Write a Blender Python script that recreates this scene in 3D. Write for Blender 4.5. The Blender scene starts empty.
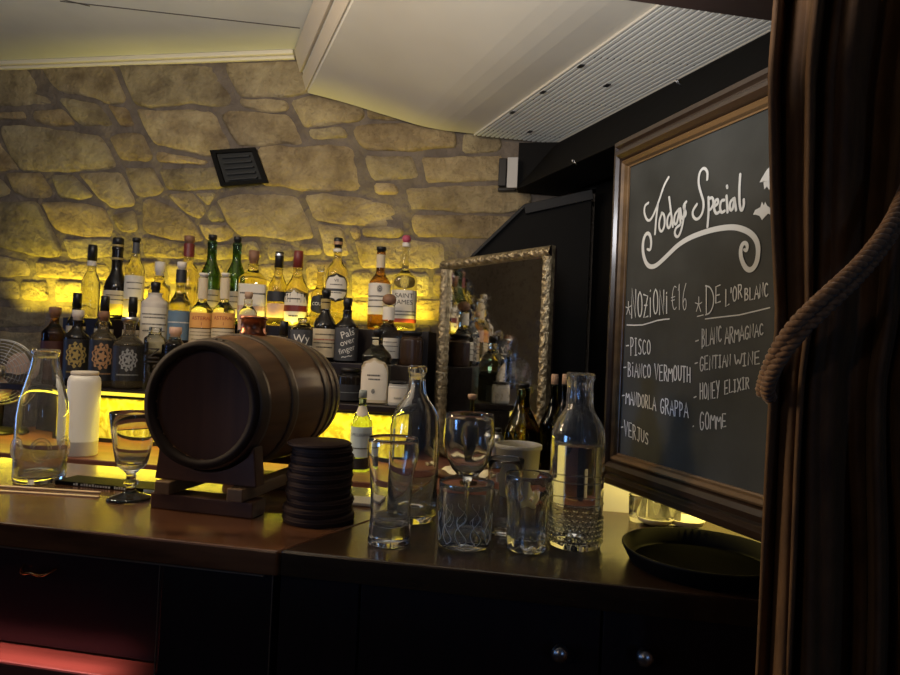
import bpy, bmesh, math, random
from mathutils import Vector, Matrix
random.seed(7)
R = math.radians
SC = bpy.context.scene
COL = SC.collection
V = Vector

# ------------------------------------------------------------------ camera
F = 650.0
EYE = V((0, 0, 1.40))
ROLL, PITCH = R(2.5), R(1.0)
FWD = V((0, math.cos(PITCH), math.sin(PITCH)))
UP0 = V((0, -math.sin(PITCH), math.cos(PITCH)))
RT0 = V((1, 0, 0))
RT = RT0 * math.cos(ROLL) + UP0 * math.sin(ROLL)
UP = -RT0 * math.sin(ROLL) + UP0 * math.cos(ROLL)
cam = bpy.data.cameras.new('camera')
cam.sensor_width = 36.0
cam.lens = F / 900 * 36.0
cam.clip_start = 0.02
camo = bpy.data.objects.new('camera', cam)
COL.objects.link(camo)
M = Matrix.Identity(4)
for i in range(3):
    M[i][0] = RT[i]; M[i][1] = UP[i]; M[i][2] = -FWD[i]; M[i][3] = EYE[i]
camo.matrix_world = M
SC.camera = camo

# ------------------------------------------------------------------ world, exposure, lights
SC.view_settings.view_transform = 'Standard'
SC.view_settings.look = 'None'
SC.view_settings.gamma = 1.0
SC.view_settings.use_curve_mapping = False
SC.view_settings.exposure = 0.0
SC.cycles.max_bounces = 14
SC.cycles.transmission_bounces = 14
SC.cycles.transparent_max_bounces = 14
SC.cycles.glossy_bounces = 6
SC.cycles.diffuse_bounces = 3
SC.cycles.sample_clamp_indirect = 2.5
SC.cycles.blur_glossy = 1.0
w = bpy.data.worlds.new('dim_room')
SC.world = w
w.use_nodes = True
w.node_tree.nodes['Background'].inputs[0].default_value = (1.0, 0.72, 0.48, 1)
w.node_tree.nodes['Background'].inputs[1].default_value = 0.008

TH = R(10.0)                                   # the bar and the stone wall stand 10 degrees off the view axis
U = V((math.cos(TH), -math.sin(TH), 0))
N = V((math.sin(TH), math.cos(TH), 0))


def ray(px, py):
    return RT * ((px - 450) / F) + UP * ((337.5 - py) / F) + FWD


def hit_d(px, py, d):
    r = ray(px, py)
    return EYE + r * (d / r.dot(N))


def hit_z(px, py, z):
    r = ray(px, py)
    return EYE + r * ((z - EYE.z) / r.z)


def hit_plane(px, py, p, n):
    r = ray(px, py)
    return EYE + r * ((p - EYE).dot(n) / r.dot(n))


def bar(a, d, z):
    return U * a + N * d + V((0, 0, z))


def a_of(p):
    return p.dot(U)


def area(name, loc, target, sx, sy, power, col, spread=180):
    l = bpy.data.lights.new(name, 'AREA')
    l.shape = 'RECTANGLE'; l.size = sx; l.size_y = sy; l.energy = power; l.color = col
    l.spread = R(spread)
    o = bpy.data.objects.new(name, l)
    COL.objects.link(o)
    o.location = loc
    o.rotation_euler = (V(target) - V(loc)).to_track_quat('-Z', 'Y').to_euler()
    return o


YEL = (1.0, 0.80, 0.05)
WARM = (1.0, 0.76, 0.48)
D_WALL = 2.12
Z_A, Z_B, Z_C, Z_L, Z_T = 1.45, 1.345, 1.237, 1.08, 1.12
D_A, D_B, D_C = 1.99, 1.885, 1.785


def strip_light(name, a0, a1, d, z, tgt, wid, power, col, spread=180):
    l = bpy.data.lights.new(name, 'AREA')
    l.shape = 'RECTANGLE'; l.size = a1 - a0; l.size_y = wid; l.energy = power; l.color = col; l.spread = R(spread)
    o = bpy.data.objects.new(name, l); COL.objects.link(o)
    p = bar((a0 + a1) / 2, d, z); o.location = p
    zax = (p - bar((a0 + a1) / 2, tgt[0], tgt[1])).normalized()
    xax = U.copy(); yax = zax.cross(xax).normalized()
    m = Matrix.Identity(3)
    for i in range(3):
        m[i][0] = xax[i]; m[i][1] = yax[i]; m[i][2] = zax[i]
    o.rotation_euler = m.to_euler()
    return o


AL_, AR_ = -2.0, -0.44
strip_light('led_top_step', AL_, AR_, 2.036, 1.454, (2.12, 1.57), 0.012, 4.6, YEL, 90)
strip_light('led_front_step', AL_, AR_, 1.944, 1.456, (2.12, 1.62), 0.012, 0.8, YEL, 80)
strip_light('led_lower_step', AL_, AR_, 1.695, 1.222, (1.64, 1.05), 0.02, 3.6, YEL)
strip_light('led_middle_step', AL_, AR_, 1.835, 1.246, (1.80, 1.60), 0.012, 0.35, YEL, 120)
area('pendant_glow', (-0.60, 0.98, 2.14), (-0.60, 2.1, 2.0), 0.25, 0.25, 4.8, WARM)
area('ceiling_wash', (-1.0, 0.95, 1.98), (-0.9, 1.4, 2.4), 0.30, 0.30, 4.8, (0.90, 0.93, 1.0))
area('grille_fill', (0.02, 0.50, 1.72), (0.18, 1.15, 2.2), 0.15, 0.15, 3.8, (0.95, 0.93, 0.95), 130)  # added fill out of view, brightens the air conditioner grille
area('counter_fill', (-1.5, 1.25, 2.1), (-0.6, 1.1, 1.1), 0.2, 0.2, 3.2, WARM, 120)  # unseen warm fill added to brighten the bar top
area('wall_lamp', (-2.0, 1.32, 1.92), (0.40, 0.78, 1.42), 0.35, 0.35, 1.9, WARM, 70)  # added warm light without a fixture, for curtain folds and chalkboard
area('blue_glint_left', (-2.3, 1.75, 1.30), (0.2, 1.0, 1.25), 0.22, 0.5, 1.4, (0.22, 0.45, 1.0))  # unseen blue source, placed for blue reflections on board and glasses
area('blue_glint_near', (-1.05, 0.45, 1.36), (0.10, 0.97, 1.26), 0.34, 0.26, 0.14, (0.20, 0.45, 1.0), 20)  # narrow blue light added out of view, aimed only at the glasses
area('warm_glint_behind', (-1.3, -0.9, 1.95), (0, 1, 1.2), 0.07, 0.07, 1.3, (1.0, 0.74, 0.46))  # small warm light added behind the camera for highlights on glass
area('blue_glint_far', (-2.2, -1.1, 1.6), (0, 1, 1.2), 0.16, 0.30, 1.6, (0.22, 0.45, 1.0))  # blue light added behind the camera for highlights on the glasses
area('blue_glint_side', (0.9, -1.5, 1.55), (0.1, 1, 1.2), 0.14, 0.32, 1.9, (0.25, 0.48, 1.0))  # second added blue highlight light, on the other side behind the camera
strip_light('red_under_counter', -1.3, -0.62, 0.850, 0.985, (0.852, 0.9), 0.012, 0.42, (1.0, 0.36, 0.34), 90)

# ------------------------------------------------------------------ materials
MATS = {}


def mat(name, col, rough=0.5, metal=0.0, trans=0.0, ior=1.45, emit=None, estr=0.0, coat=0.0, sheen=0.0,
        noise=None, bump=None, spec=0.5, alpha=1.0):
    """noise=(scale, colour2, detail, stretch(x,y,z)); bump=(scale, strength, distance)"""
    m = bpy.data.materials.new(name)
    m.use_nodes = True
    nt = m.node_tree
    b = nt.nodes['Principled BSDF']
    b.inputs['Base Color'].default_value = (*col, 1)
    b.inputs['Roughness'].default_value = rough
    b.inputs['Metallic'].default_value = metal
    b.inputs['Transmission Weight'].default_value = trans
    b.inputs['IOR'].default_value = ior
    b.inputs['Coat Weight'].default_value = coat
    b.inputs['Coat Roughness'].default_value = 0.15
    b.inputs['Sheen Weight'].default_value = sheen
    b.inputs['Specular IOR Level'].default_value = spec
    if emit:
        b.inputs['Emission Color'].default_value = (*emit, 1)
        b.inputs['Emission Strength'].default_value = estr
    if noise or bump:
        tc = nt.nodes.new('ShaderNodeTexCoord')
    if noise:
        mp = nt.nodes.new('ShaderNodeMapping')
        nt.links.new(tc.outputs['Object'], mp.inputs[0])
        mp.inputs['Scale'].default_value = noise[3] if len(noise) > 3 else (1, 1, 1)
        nz = nt.nodes.new('ShaderNodeTexNoise')
        nz.inputs['Scale'].default_value = noise[0]
        nz.inputs['Detail'].default_value = noise[2]
        nt.links.new(mp.outputs[0], nz.inputs['Vector'])
        cr = nt.nodes.new('ShaderNodeValToRGB')
        cr.color_ramp.elements[0].position = 0.32; cr.color_ramp.elements[1].position = 0.68
        cr.color_ramp.elements[0].color = (*col, 1); cr.color_ramp.elements[1].color = (*noise[1], 1)
        nt.links.new(nz.outputs['Fac'], cr.inputs[0])
        nt.links.new(cr.outputs[0], b.inputs['Base Color'])
    if bump:
        n2 = nt.nodes.new('ShaderNodeTexNoise')
        n2.inputs['Scale'].default_value = bump[0]; n2.inputs['Detail'].default_value = 5
        mp2 = nt.nodes.new('ShaderNodeMapping')
        nt.links.new(tc.outputs['Object'], mp2.inputs[0])
        mp2.inputs['Scale'].default_value = bump[3] if len(bump) > 3 else (1, 1, 1)
        nt.links.new(mp2.outputs[0], n2.inputs['Vector'])
        bp = nt.nodes.new('ShaderNodeBump')
        bp.inputs['Strength'].default_value = bump[1]; bp.inputs['Distance'].default_value = bump[2]
        nt.links.new(n2.outputs['Fac'], bp.inputs['Height'])
        nt.links.new(bp.outputs[0], b.inputs['Normal'])
    MATS[name] = m
    return m


def glass(name, col=(1, 1, 1), ior=1.45, rough=0.0):
    return mat(name, col, rough=rough, trans=1.0, ior=ior)


G_CLEAR = mat('clear_glass', (0.97, 0.98, 0.97), rough=0.0, trans=0.985, ior=1.45)
G_FULL = glass('full_clear_bottle', (0.90, 0.88, 0.70), 1.36)
G_YEL = glass('pale_gold_spirit', (0.93, 0.85, 0.50), 1.36)
G_AMB = glass('amber_spirit', (0.30, 0.14, 0.04), 1.36)
G_GRN = glass('green_glass', (0.03, 0.085, 0.03), 1.40)
G_PGRN = glass('pale_green_glass', (0.55, 0.75, 0.42), 1.36)
G_OLV = glass('dark_olive_glass', (0.10, 0.09, 0.02), 1.40)
G_WATER = glass('clear_liquid', (0.96, 0.97, 0.95), 1.33)
G_FROST = glass('frosted_plastic', (0.9, 0.88, 0.82), 1.3, 0.45)
BLACKG = mat('black_glass', (0.012, 0.010, 0.009), 0.12)
BLACKP = mat('black_plastic', (0.012, 0.011, 0.011), 0.35)
BLACKM = mat('matt_black_paint', (0.0045, 0.004, 0.0035), 0.65, spec=0.12, bump=(30, 0.2, 0.004))
BLACKL = mat('charcoal_paint', (0.015, 0.0145, 0.0145), 0.55, spec=0.25, bump=(60, 0.2, 0.003))
BLACKLAB = mat('black_paper', (0.018, 0.018, 0.022), 0.5)
GREYLAB = mat('dark_grey_paper', (0.055, 0.055, 0.06), 0.5)
CREAM = mat('cream_paper', (0.60, 0.50, 0.34), 0.7)
WHITEP = mat('white_paper', (0.72, 0.66, 0.56), 0.7)
YELLAB = mat('yellow_paper', (0.75, 0.58, 0.10), 0.7)
ORANGE = mat('orange_paper', (0.72, 0.36, 0.10), 0.7)
BLUELAB = mat('slate_blue_paper', (0.12, 0.19, 0.27), 0.6)
PALEBLUE = mat('pale_blue_paper', (0.50, 0.62, 0.72), 0.6)
PINKLAB = mat('dusty_pink_paper', (0.60, 0.38, 0.28), 0.7)
MAROON = mat('maroon_foil', (0.16, 0.025, 0.02), 0.4)
PINKRED = mat('raspberry_wax', (0.42, 0.07, 0.12), 0.5)
WOODCAP = mat('wooden_stopper', (0.26, 0.13, 0.07), 0.6, noise=(60, (0.18, 0.09, 0.05), 3))
CORK = mat('cork', (0.55, 0.36, 0.24), 0.8, noise=(300, (0.42, 0.26, 0.16), 2))
PALECAP = mat('pale_cap', (0.66, 0.60, 0.52), 0.5)
SILVER = mat('silver_metal', (0.6, 0.6, 0.62), 0.3, 1.0)
SILVERINK = mat('silver_ink', (0.24, 0.25, 0.27), 0.5)
GOLDINK = mat('gold_ink', (0.34, 0.25, 0.08), 0.45)
BRONZEINK = mat('bronze_ink', (0.36, 0.20, 0.10), 0.45)
DARKINK = mat('dark_ink', (0.03, 0.025, 0.02), 0.7)
WHITEINK = mat('white_ink', (0.72, 0.70, 0.64), 0.6)
GREENINK = mat('green_ink', (0.10, 0.24, 0.08), 0.6)
REDINK = mat('red_ink', (0.35, 0.05, 0.03), 0.6)
COPPER = mat('copper', (0.45, 0.17, 0.09), 0.3, 1.0)
STONEWARE = mat('white_stoneware', (0.58, 0.52, 0.45), 0.45)
FLASK = mat('white_enamel', (0.78, 0.77, 0.74), 0.35)
BRASS = mat('brass', (0.55, 0.36, 0.14), 0.25, 1.0)
STEEL = mat('steel', (0.45, 0.45, 0.45), 0.3, 1.0)


def wood(name, c1, c2, rough, axis, coat=0.0, scale=14):
    st = {'x': (0.12, 2.2, 2.2), 'y': (2.2, 0.12, 2.2), 'z': (2.2, 2.2, 0.12)}[axis]
    return mat(name, c1, rough, noise=(scale, c2, 6, st), bump=(scale * 3, 0.12, 0.002, st), coat=coat)


W_TOP = wood('polished_worktop', (0.150, 0.060, 0.024), (0.055, 0.021, 0.009), 0.26, 'x', 0.4)
W_TOPD = wood('dark_worktop', (0.040, 0.021, 0.010), (0.018, 0.009, 0.005), 0.25, 'x', 0.25)
W_DARK = wood('black_stained_wood', (0.014, 0.008, 0.008), (0.008, 0.005, 0.006), 0.4, 'z')
W_RED = wood('red_brown_wood', (0.22, 0.085, 0.06), (0.13, 0.05, 0.035), 0.4, 'x')
W_BARREL = wood('barrel_oak', (0.21, 0.098, 0.036), (0.10, 0.046, 0.017), 0.5, 'y', 0.05)
W_HEAD = wood('barrel_head_oak', (0.125, 0.050, 0.022), (0.070, 0.027, 0.012), 0.65, 'z')
W_CRADLE = wood('cradle_wood', (0.115, 0.046, 0.020), (0.060, 0.024, 0.011), 0.5, 'x')
W_FRAME = wood('frame_wood', (0.040, 0.021, 0.010), (0.018, 0.009, 0.005), 0.38, 'x', 0.3)
W_BEAD = wood('gilt_bead', (0.22, 0.125, 0.05), (0.10, 0.055, 0.022), 0.35, 'x', 0.2)
IRON = mat('dark_iron_hoop', (0.13, 0.10, 0.075), 0.5, 0.7, bump=(120, 0.15, 0.001))
CEILW = mat('ceiling_paint', (0.66, 0.66, 0.60), 0.6, noise=(3, (0.58, 0.58, 0.53), 4), bump=(12, 0.1, 0.01))
CEILT = mat('cornice_paint', (0.62, 0.57, 0.46), 0.6)
SEAM = mat('ceiling_seam', (0.10, 0.09, 0.08), 0.8)
ACW = mat('aged_white_plastic', (0.62, 0.59, 0.50), 0.42, noise=(2.5, (0.55, 0.51, 0.42), 3))
ACS = mat('beige_plastic', (0.50, 0.43, 0.33), 0.5)
ACG = mat('grey_white_slat', (0.66, 0.66, 0.60), 0.5)
ACD = mat('grille_shadow_gap', (0.02, 0.02, 0.018), 0.8)
COAST = mat('dark_leather', (0.036, 0.017, 0.010), 0.75, spec=0.2, bump=(200, 0.4, 0.001))
TRAYM = mat('black_rubber_tray', (0.0035, 0.0035, 0.004), 0.5, spec=0.10)
PALEWOOD = mat('pale_wood_strip', (0.72, 0.55, 0.34), 0.5)
CHALK = mat('chalk', (0.60, 0.60, 0.57), 0.9)
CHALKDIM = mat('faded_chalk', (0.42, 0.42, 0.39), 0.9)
ROPE = mat('tan_cord', (0.30, 0.155, 0.065), 0.65, noise=(300, (0.15, 0.072, 0.028), 2), sheen=0.3)
WHITEWALL = mat('white_splashback', (0.72, 0.68, 0.58), 0.3)
GILT = mat('antique_silver_gilt', (0.44, 0.36, 0.22), 0.36, 0.7, noise=(70, (0.13, 0.10, 0.06), 5), bump=(110, 0.7, 0.006))
LEDS = mat('led_strip', (0.9, 0.8, 0.2), 0.5, emit=(1.0, 0.80, 0.03), estr=0.9)


def board_mat():
    m = mat('blackboard', (0.016, 0.018, 0.016), 0.6, spec=0.3, noise=(7, (0.046, 0.048, 0.044), 10))
    return m


BOARD = board_mat()


def glow_mat():
    m = bpy.data.materials.new('backlit_yellow_glass'); m.use_nodes = True
    nt = m.node_tree; b = nt.nodes['Principled BSDF']
    b.inputs['Base Color'].default_value = (0.5, 0.4, 0.05, 1); b.inputs['Roughness'].default_value = 0.25
    tc = nt.nodes.new('ShaderNodeTexCoord')
    nz = nt.nodes.new('ShaderNodeTexNoise'); nz.inputs['Scale'].default_value = 22; nz.inputs['Detail'].default_value = 4
    nz.inputs['Distortion'].default_value = 2.2
    nt.links.new(tc.outputs['Object'], nz.inputs['Vector'])
    cr = nt.nodes.new('ShaderNodeValToRGB')
    cr.color_ramp.elements[0].position = 0.42; cr.color_ramp.elements[0].color = (0.13, 0.09, 0.002, 1)
    cr.color_ramp.elements[1].position = 0.66; cr.color_ramp.elements[1].color = (0.95, 0.80, 0.06, 1)
    nt.links.new(nz.outputs['Fac'], cr.inputs[0])
    nt.links.new(cr.outputs[0], b.inputs['Emission Color'])
    b.inputs['Emission Strength'].default_value = 0.75
    return m


GLOW = glow_mat()


def stone_mat():
    m = bpy.data.materials.new('ochre_sandstone'); m.use_nodes = True
    nt = m.node_tree; b = nt.nodes['Principled BSDF']; L = nt.links
    b.inputs['Roughness'].default_value = 0.85
    tc = nt.nodes.new('ShaderNodeTexCoord')
    at = nt.nodes.new('ShaderNodeAttribute'); at.attribute_name = 'tone'
    n1 = nt.nodes.new('ShaderNodeTexNoise'); n1.inputs['Scale'].default_value = 9; n1.inputs['Detail'].default_value = 8
    n1.inputs['Roughness'].default_value = 0.65
    L.new(tc.outputs['Object'], n1.inputs['Vector'])
    cr = nt.nodes.new('ShaderNodeValToRGB')
    e = cr.color_ramp.elements
    e[0].position = 0.30; e[0].color = (0.15, 0.105, 0.055, 1)
    e[1].position = 0.72; e[1].color = (0.45, 0.36, 0.20, 1)
    k = e.new(0.5); k.color = (0.30, 0.23, 0.125, 1)
    L.new(n1.outputs['Fac'], cr.inputs[0])
    mx = nt.nodes.new('ShaderNodeMix'); mx.data_type = 'RGBA'; mx.blend_type = 'MULTIPLY'
    mx.inputs['Factor'].default_value = 1.0
    L.new(cr.outputs[0], mx.inputs['A']); L.new(at.outputs['Color'], mx.inputs['B'])
    L.new(mx.outputs['Result'], b.inputs['Base Color'])
    n2 = nt.nodes.new('ShaderNodeTexNoise'); n2.inputs['Scale'].default_value = 55; n2.inputs['Detail'].default_value = 8
    n2.inputs['Roughness'].default_value = 0.7
    L.new(tc.outputs['Object'], n2.inputs['Vector'])
    bp = nt.nodes.new('ShaderNodeBump'); bp.inputs['Strength'].default_value = 0.9; bp.inputs['Distance'].default_value = 0.02
    L.new(n2.outputs['Fac'], bp.inputs['Height'])
    n3 = nt.nodes.new('ShaderNodeTexNoise'); n3.inputs['Scale'].default_value = 10; n3.inputs['Detail'].default_value = 3
    L.new(tc.outputs['Object'], n3.inputs['Vector'])
    bp2 = nt.nodes.new('ShaderNodeBump'); bp2.inputs['Strength'].default_value = 0.8; bp2.inputs['Distance'].default_value = 0.05
    L.new(n3.outputs['Fac'], bp2.inputs['Height']); L.new(bp.outputs[0], bp2.inputs['Normal'])
    L.new(bp2.outputs[0], b.inputs['Normal'])
    return m


STONE = stone_mat()
MORTAR = mat('grey_mortar', (0.175, 0.140, 0.105), 0.95, noise=(14, (0.105, 0.083, 0.064), 6), bump=(45, 0.8, 0.015))


def velvet_mat():
    m = mat('brown_velvet', (0.125, 0.060, 0.021), 0.75, noise=(45, (0.062, 0.028, 0.010), 8, (1, 1, 0.5)), bump=(220, 0.3, 0.002), sheen=0.35)
    m.node_tree.nodes['Principled BSDF'].inputs['Sheen Tint'].default_value = (0.6, 0.35, 0.14, 1)
    return m


VELVET = velvet_mat()


def mirror_mat():
    m = bpy.data.materials.new('foxed_mirror'); m.use_nodes = True
    nt = m.node_tree; b = nt.nodes['Principled BSDF']; L = nt.links
    b.inputs['Metallic'].default_value = 1.0
    b.inputs['Base Color'].default_value = (0.7, 0.7, 0.66, 1)
    tc = nt.nodes.new('ShaderNodeTexCoord')
    nz = nt.nodes.new('ShaderNodeTexNoise'); nz.inputs['Scale'].default_value = 60; nz.inputs['Detail'].default_value = 7
    nz.inputs['Roughness'].default_value = 0.7
    L.new(tc.outputs['Object'], nz.inputs['Vector'])
    cr = nt.nodes.new('ShaderNodeValToRGB')
    cr.color_ramp.elements[0].position = 0.50; cr.color_ramp.elements[0].color = (0.72, 0.72, 0.68, 1)
    cr.color_ramp.elements[1].position = 0.74; cr.color_ramp.elements[1].color = (0.30, 0.27, 0.21, 1)
    L.new(nz.outputs['Fac'], cr.inputs[0]); L.new(cr.outputs[0], b.inputs['Base Color'])
    mr = nt.nodes.new('ShaderNodeMapRange'); mr.inputs['From Min'].default_value = 0.50; mr.inputs['From Max'].default_value = 0.70
    mr.inputs['To Min'].default_value = 0.03; mr.inputs['To Max'].default_value = 0.16
    L.new(nz.outputs['Fac'], mr.inputs[0]); L.new(mr.outputs[0], b.inputs['Roughness'])
    return m


MIRROR = mirror_mat()


# ------------------------------------------------------------------ mesh helpers
class MB:
    def __init__(s):
        s.v = []; s.f = []; s.mi = []; s.sm = []

    def add(s, verts, faces, mi=0, smooth=False):
        o = len(s.v)
        s.v += [V(p) for p in verts]
        for f in faces:
            s.f.append([i + o for i in f]); s.mi.append(mi); s.sm.append(smooth)
        return s

    def box(s, x0, x1, y0, y1, z0, z1, mi=0):
        p = [(x, y, z) for z in (z0, z1) for y in (y0, y1) for x in (x0, x1)]
        return s.add(p, [(0, 2, 3, 1), (4, 5, 7, 6), (0, 1, 5, 4), (2, 6, 7, 3), (0, 4, 6, 2), (1, 3, 7, 5)], mi)

    def obox(s, o, ax, ay, az, mi=0):
        """box from corner o along three edge vectors"""
        o, ax, ay, az = V(o), V(ax), V(ay), V(az)
        p = [o + ax * i + ay * j + az * k for k in (0, 1) for j in (0, 1) for i in (0, 1)]
        f = [(0, 2, 3, 1), (4, 5, 7, 6), (0, 1, 5, 4), (2, 6, 7, 3), (0, 4, 6, 2), (1, 3, 7, 5)]
        if ax.cross(ay).dot(az) < 0:
            f = [tuple(reversed(q)) for q in f]
        return s.add(p, f, mi)

    def prism(s, poly, ext, mi=0):
        """poly: list of 3D points, ext: extrusion vector"""
        poly = [V(p) for p in poly]; e = V(ext); n = len(poly)
        nrm = V((0, 0, 0))
        for i in range(n):
            nrm += poly[i].cross(poly[(i + 1) % n])
        if nrm.dot(e) > 0:
            poly.reverse()
        f = [tuple(range(n)), tuple(range(2 * n - 1, n - 1, -1))]
        for i in range(n):
            j = (i + 1) % n
            f.append((i, i + n, j + n, j))
        return s.add(poly + [p + e for p in poly], f, mi)

    def lathe(s, prof, seg=32, mi=0, sq=None, c=(0, 0, 0), smooth=True):
        """prof: [(r,z)] from bottom to top; r=0 ends close; sq(z)->squareness 0..1"""
        cx, cy, cz = c
        rings = []; vs = []
        for r, z in prof:
            if r <= 1e-7:
                rings.append([len(vs)]); vs.append((cx, cy, cz + z))
            else:
                ids = []
                for k in range(seg):
                    a = 2 * math.pi * (k + 0.5) / seg
                    f = 1.0
                    if sq:
                        q = sq(z)
                        if q > 0:
                            f = 1 + q * (min(1 / max(abs(math.cos(a)), abs(math.sin(a))), 1.30) - 1)
                    ids.append(len(vs)); vs.append((cx + r * f * math.cos(a), cy + r * f * math.sin(a), cz + z))
                rings.append(ids)
        fs = []
        for A, B in zip(rings, rings[1:]):
            if len(A) == 1 and len(B) == 1:
                continue
            for k in range(seg):
                j = (k + 1) % seg
                if len(A) == 1:
                    fs.append((A[0], B[j], B[k]))
                elif len(B) == 1:
                    fs.append((A[k], A[j], B[0]))
                else:
                    fs.append((A[k], A[j], B[j], B[k]))
        return s.add(vs, fs, mi, smooth)

    def tube(s, path, r, seg=8, mi=0, closed=False, cap=True):
        path = [V(p) for p in path]; n = len(path)
        rr = r if isinstance(r, (list, tuple)) else [r] * n
        vs = []; prev = None
        for i, p in enumerate(path):
            if closed:
                t = path[(i + 1) % n] - path[i - 1]
            else:
                t = path[min(i + 1, n - 1)] - path[max(i - 1, 0)]
            t.normalize()
            if prev is None:
                h = V((0, 0, 1)) if abs(t.z) < 0.9 else V((1, 0, 0))
                a = t.cross(h).normalized()
            else:
                a = (prev - t * prev.dot(t)).normalized()
            prev = a; b = t.cross(a)
            for k in range(seg):
                q = 2 * math.pi * k / seg
                vs.append(p + (a * math.cos(q) + b * math.sin(q)) * rr[i])
        fs = []
        for i in range(n if closed else n - 1):
            j = (i + 1) % n
            for k in range(seg):
                l = (k + 1) % seg
                fs.append((i * seg + k, i * seg + l, j * seg + l, j * seg + k))
        if cap and not closed:
            fs.append(tuple(range(seg - 1, -1, -1))); fs.append(tuple((n - 1) * seg + k for k in range(seg)))
        return s.add(vs, fs, mi, True)

    def build(s, name, mats, parent=None, loc=None, bevel=0, rz=None):
        me = bpy.data.meshes.new(name)
        me.from_pydata(s.v, [], s.f)
        if not isinstance(mats, (list, tuple)):
            mats = [mats]
        for m in mats:
            me.materials.append(m)
        me.polygons.foreach_set('material_index', s.mi)
        me.polygons.foreach_set('use_smooth', s.sm)
        me.update()
        o = bpy.data.objects.new(name, me); COL.objects.link(o)
        if parent:
            o.parent = parent
        if loc is not None:
            o.location = loc
        if rz is not None:
            o.rotation_euler[2] = rz
        if bevel:
            b = o.modifiers.new('bevel', 'BEVEL'); b.width = bevel; b.segments = 2; b.limit_method = 'ANGLE'
        return o


def tag(o, label=None, cat=None, group=None, kind=None):
    if label: o['label'] = label
    if cat: o['category'] = cat
    if group: o['group'] = group
    if kind: o['kind'] = kind
    return o


def thing(name, label, cat, loc, rz=0.0, group=None):
    o = bpy.data.objects.new(name, None); COL.objects.link(o)
    o.empty_display_size = 0.05
    o.location = loc; o.rotation_euler = (0, 0, rz)
    return tag(o, label, cat, group)


def struct(o):
    o['kind'] = 'structure'
    return o


def smoothpath(pts, it=2, closed=False):
    pts = [V(p) if len(p) == 3 else V((p[0], p[1], 0)) for p in pts]
    for _ in range(it):
        out = []
        n = len(pts)
        if not closed:
            out.append(pts[0])
        for i in range(n if closed else n - 1):
            a, b = pts[i], pts[(i + 1) % n]
            out.append(a * 0.75 + b * 0.25); out.append(a * 0.25 + b * 0.75)
        if not closed:
            out.append(pts[-1])
        pts = out
    return pts


TEXTCACHE = {}


def text_shape(s, size, bold=0.0):
    """vertices and faces of a word, centred, in x (width) and z (height)"""
    key = (s, bold)
    if key not in TEXTCACHE:
        c = bpy.data.curves.new('t', 'FONT'); c.body = s; c.align_x = 'CENTER'; c.align_y = 'CENTER'; c.resolution_u = 3
        c.offset = bold
        o = bpy.data.objects.new('t', c); COL.objects.link(o)
        dg = bpy.context.evaluated_depsgraph_get()
        me = o.evaluated_get(dg).to_mesh()
        vs = [(v.co.x, v.co.y) for v in me.vertices]; fs = [tuple(p.vertices) for p in me.polygons]
        o.evaluated_get(dg).to_mesh_clear()
        bpy.data.objects.remove(o); bpy.data.curves.remove(c)
        TEXTCACHE[key] = (vs, fs)
    vs, fs = TEXTCACHE[key]
    return [(x * size, y * size) for x, y in vs], fs


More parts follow.
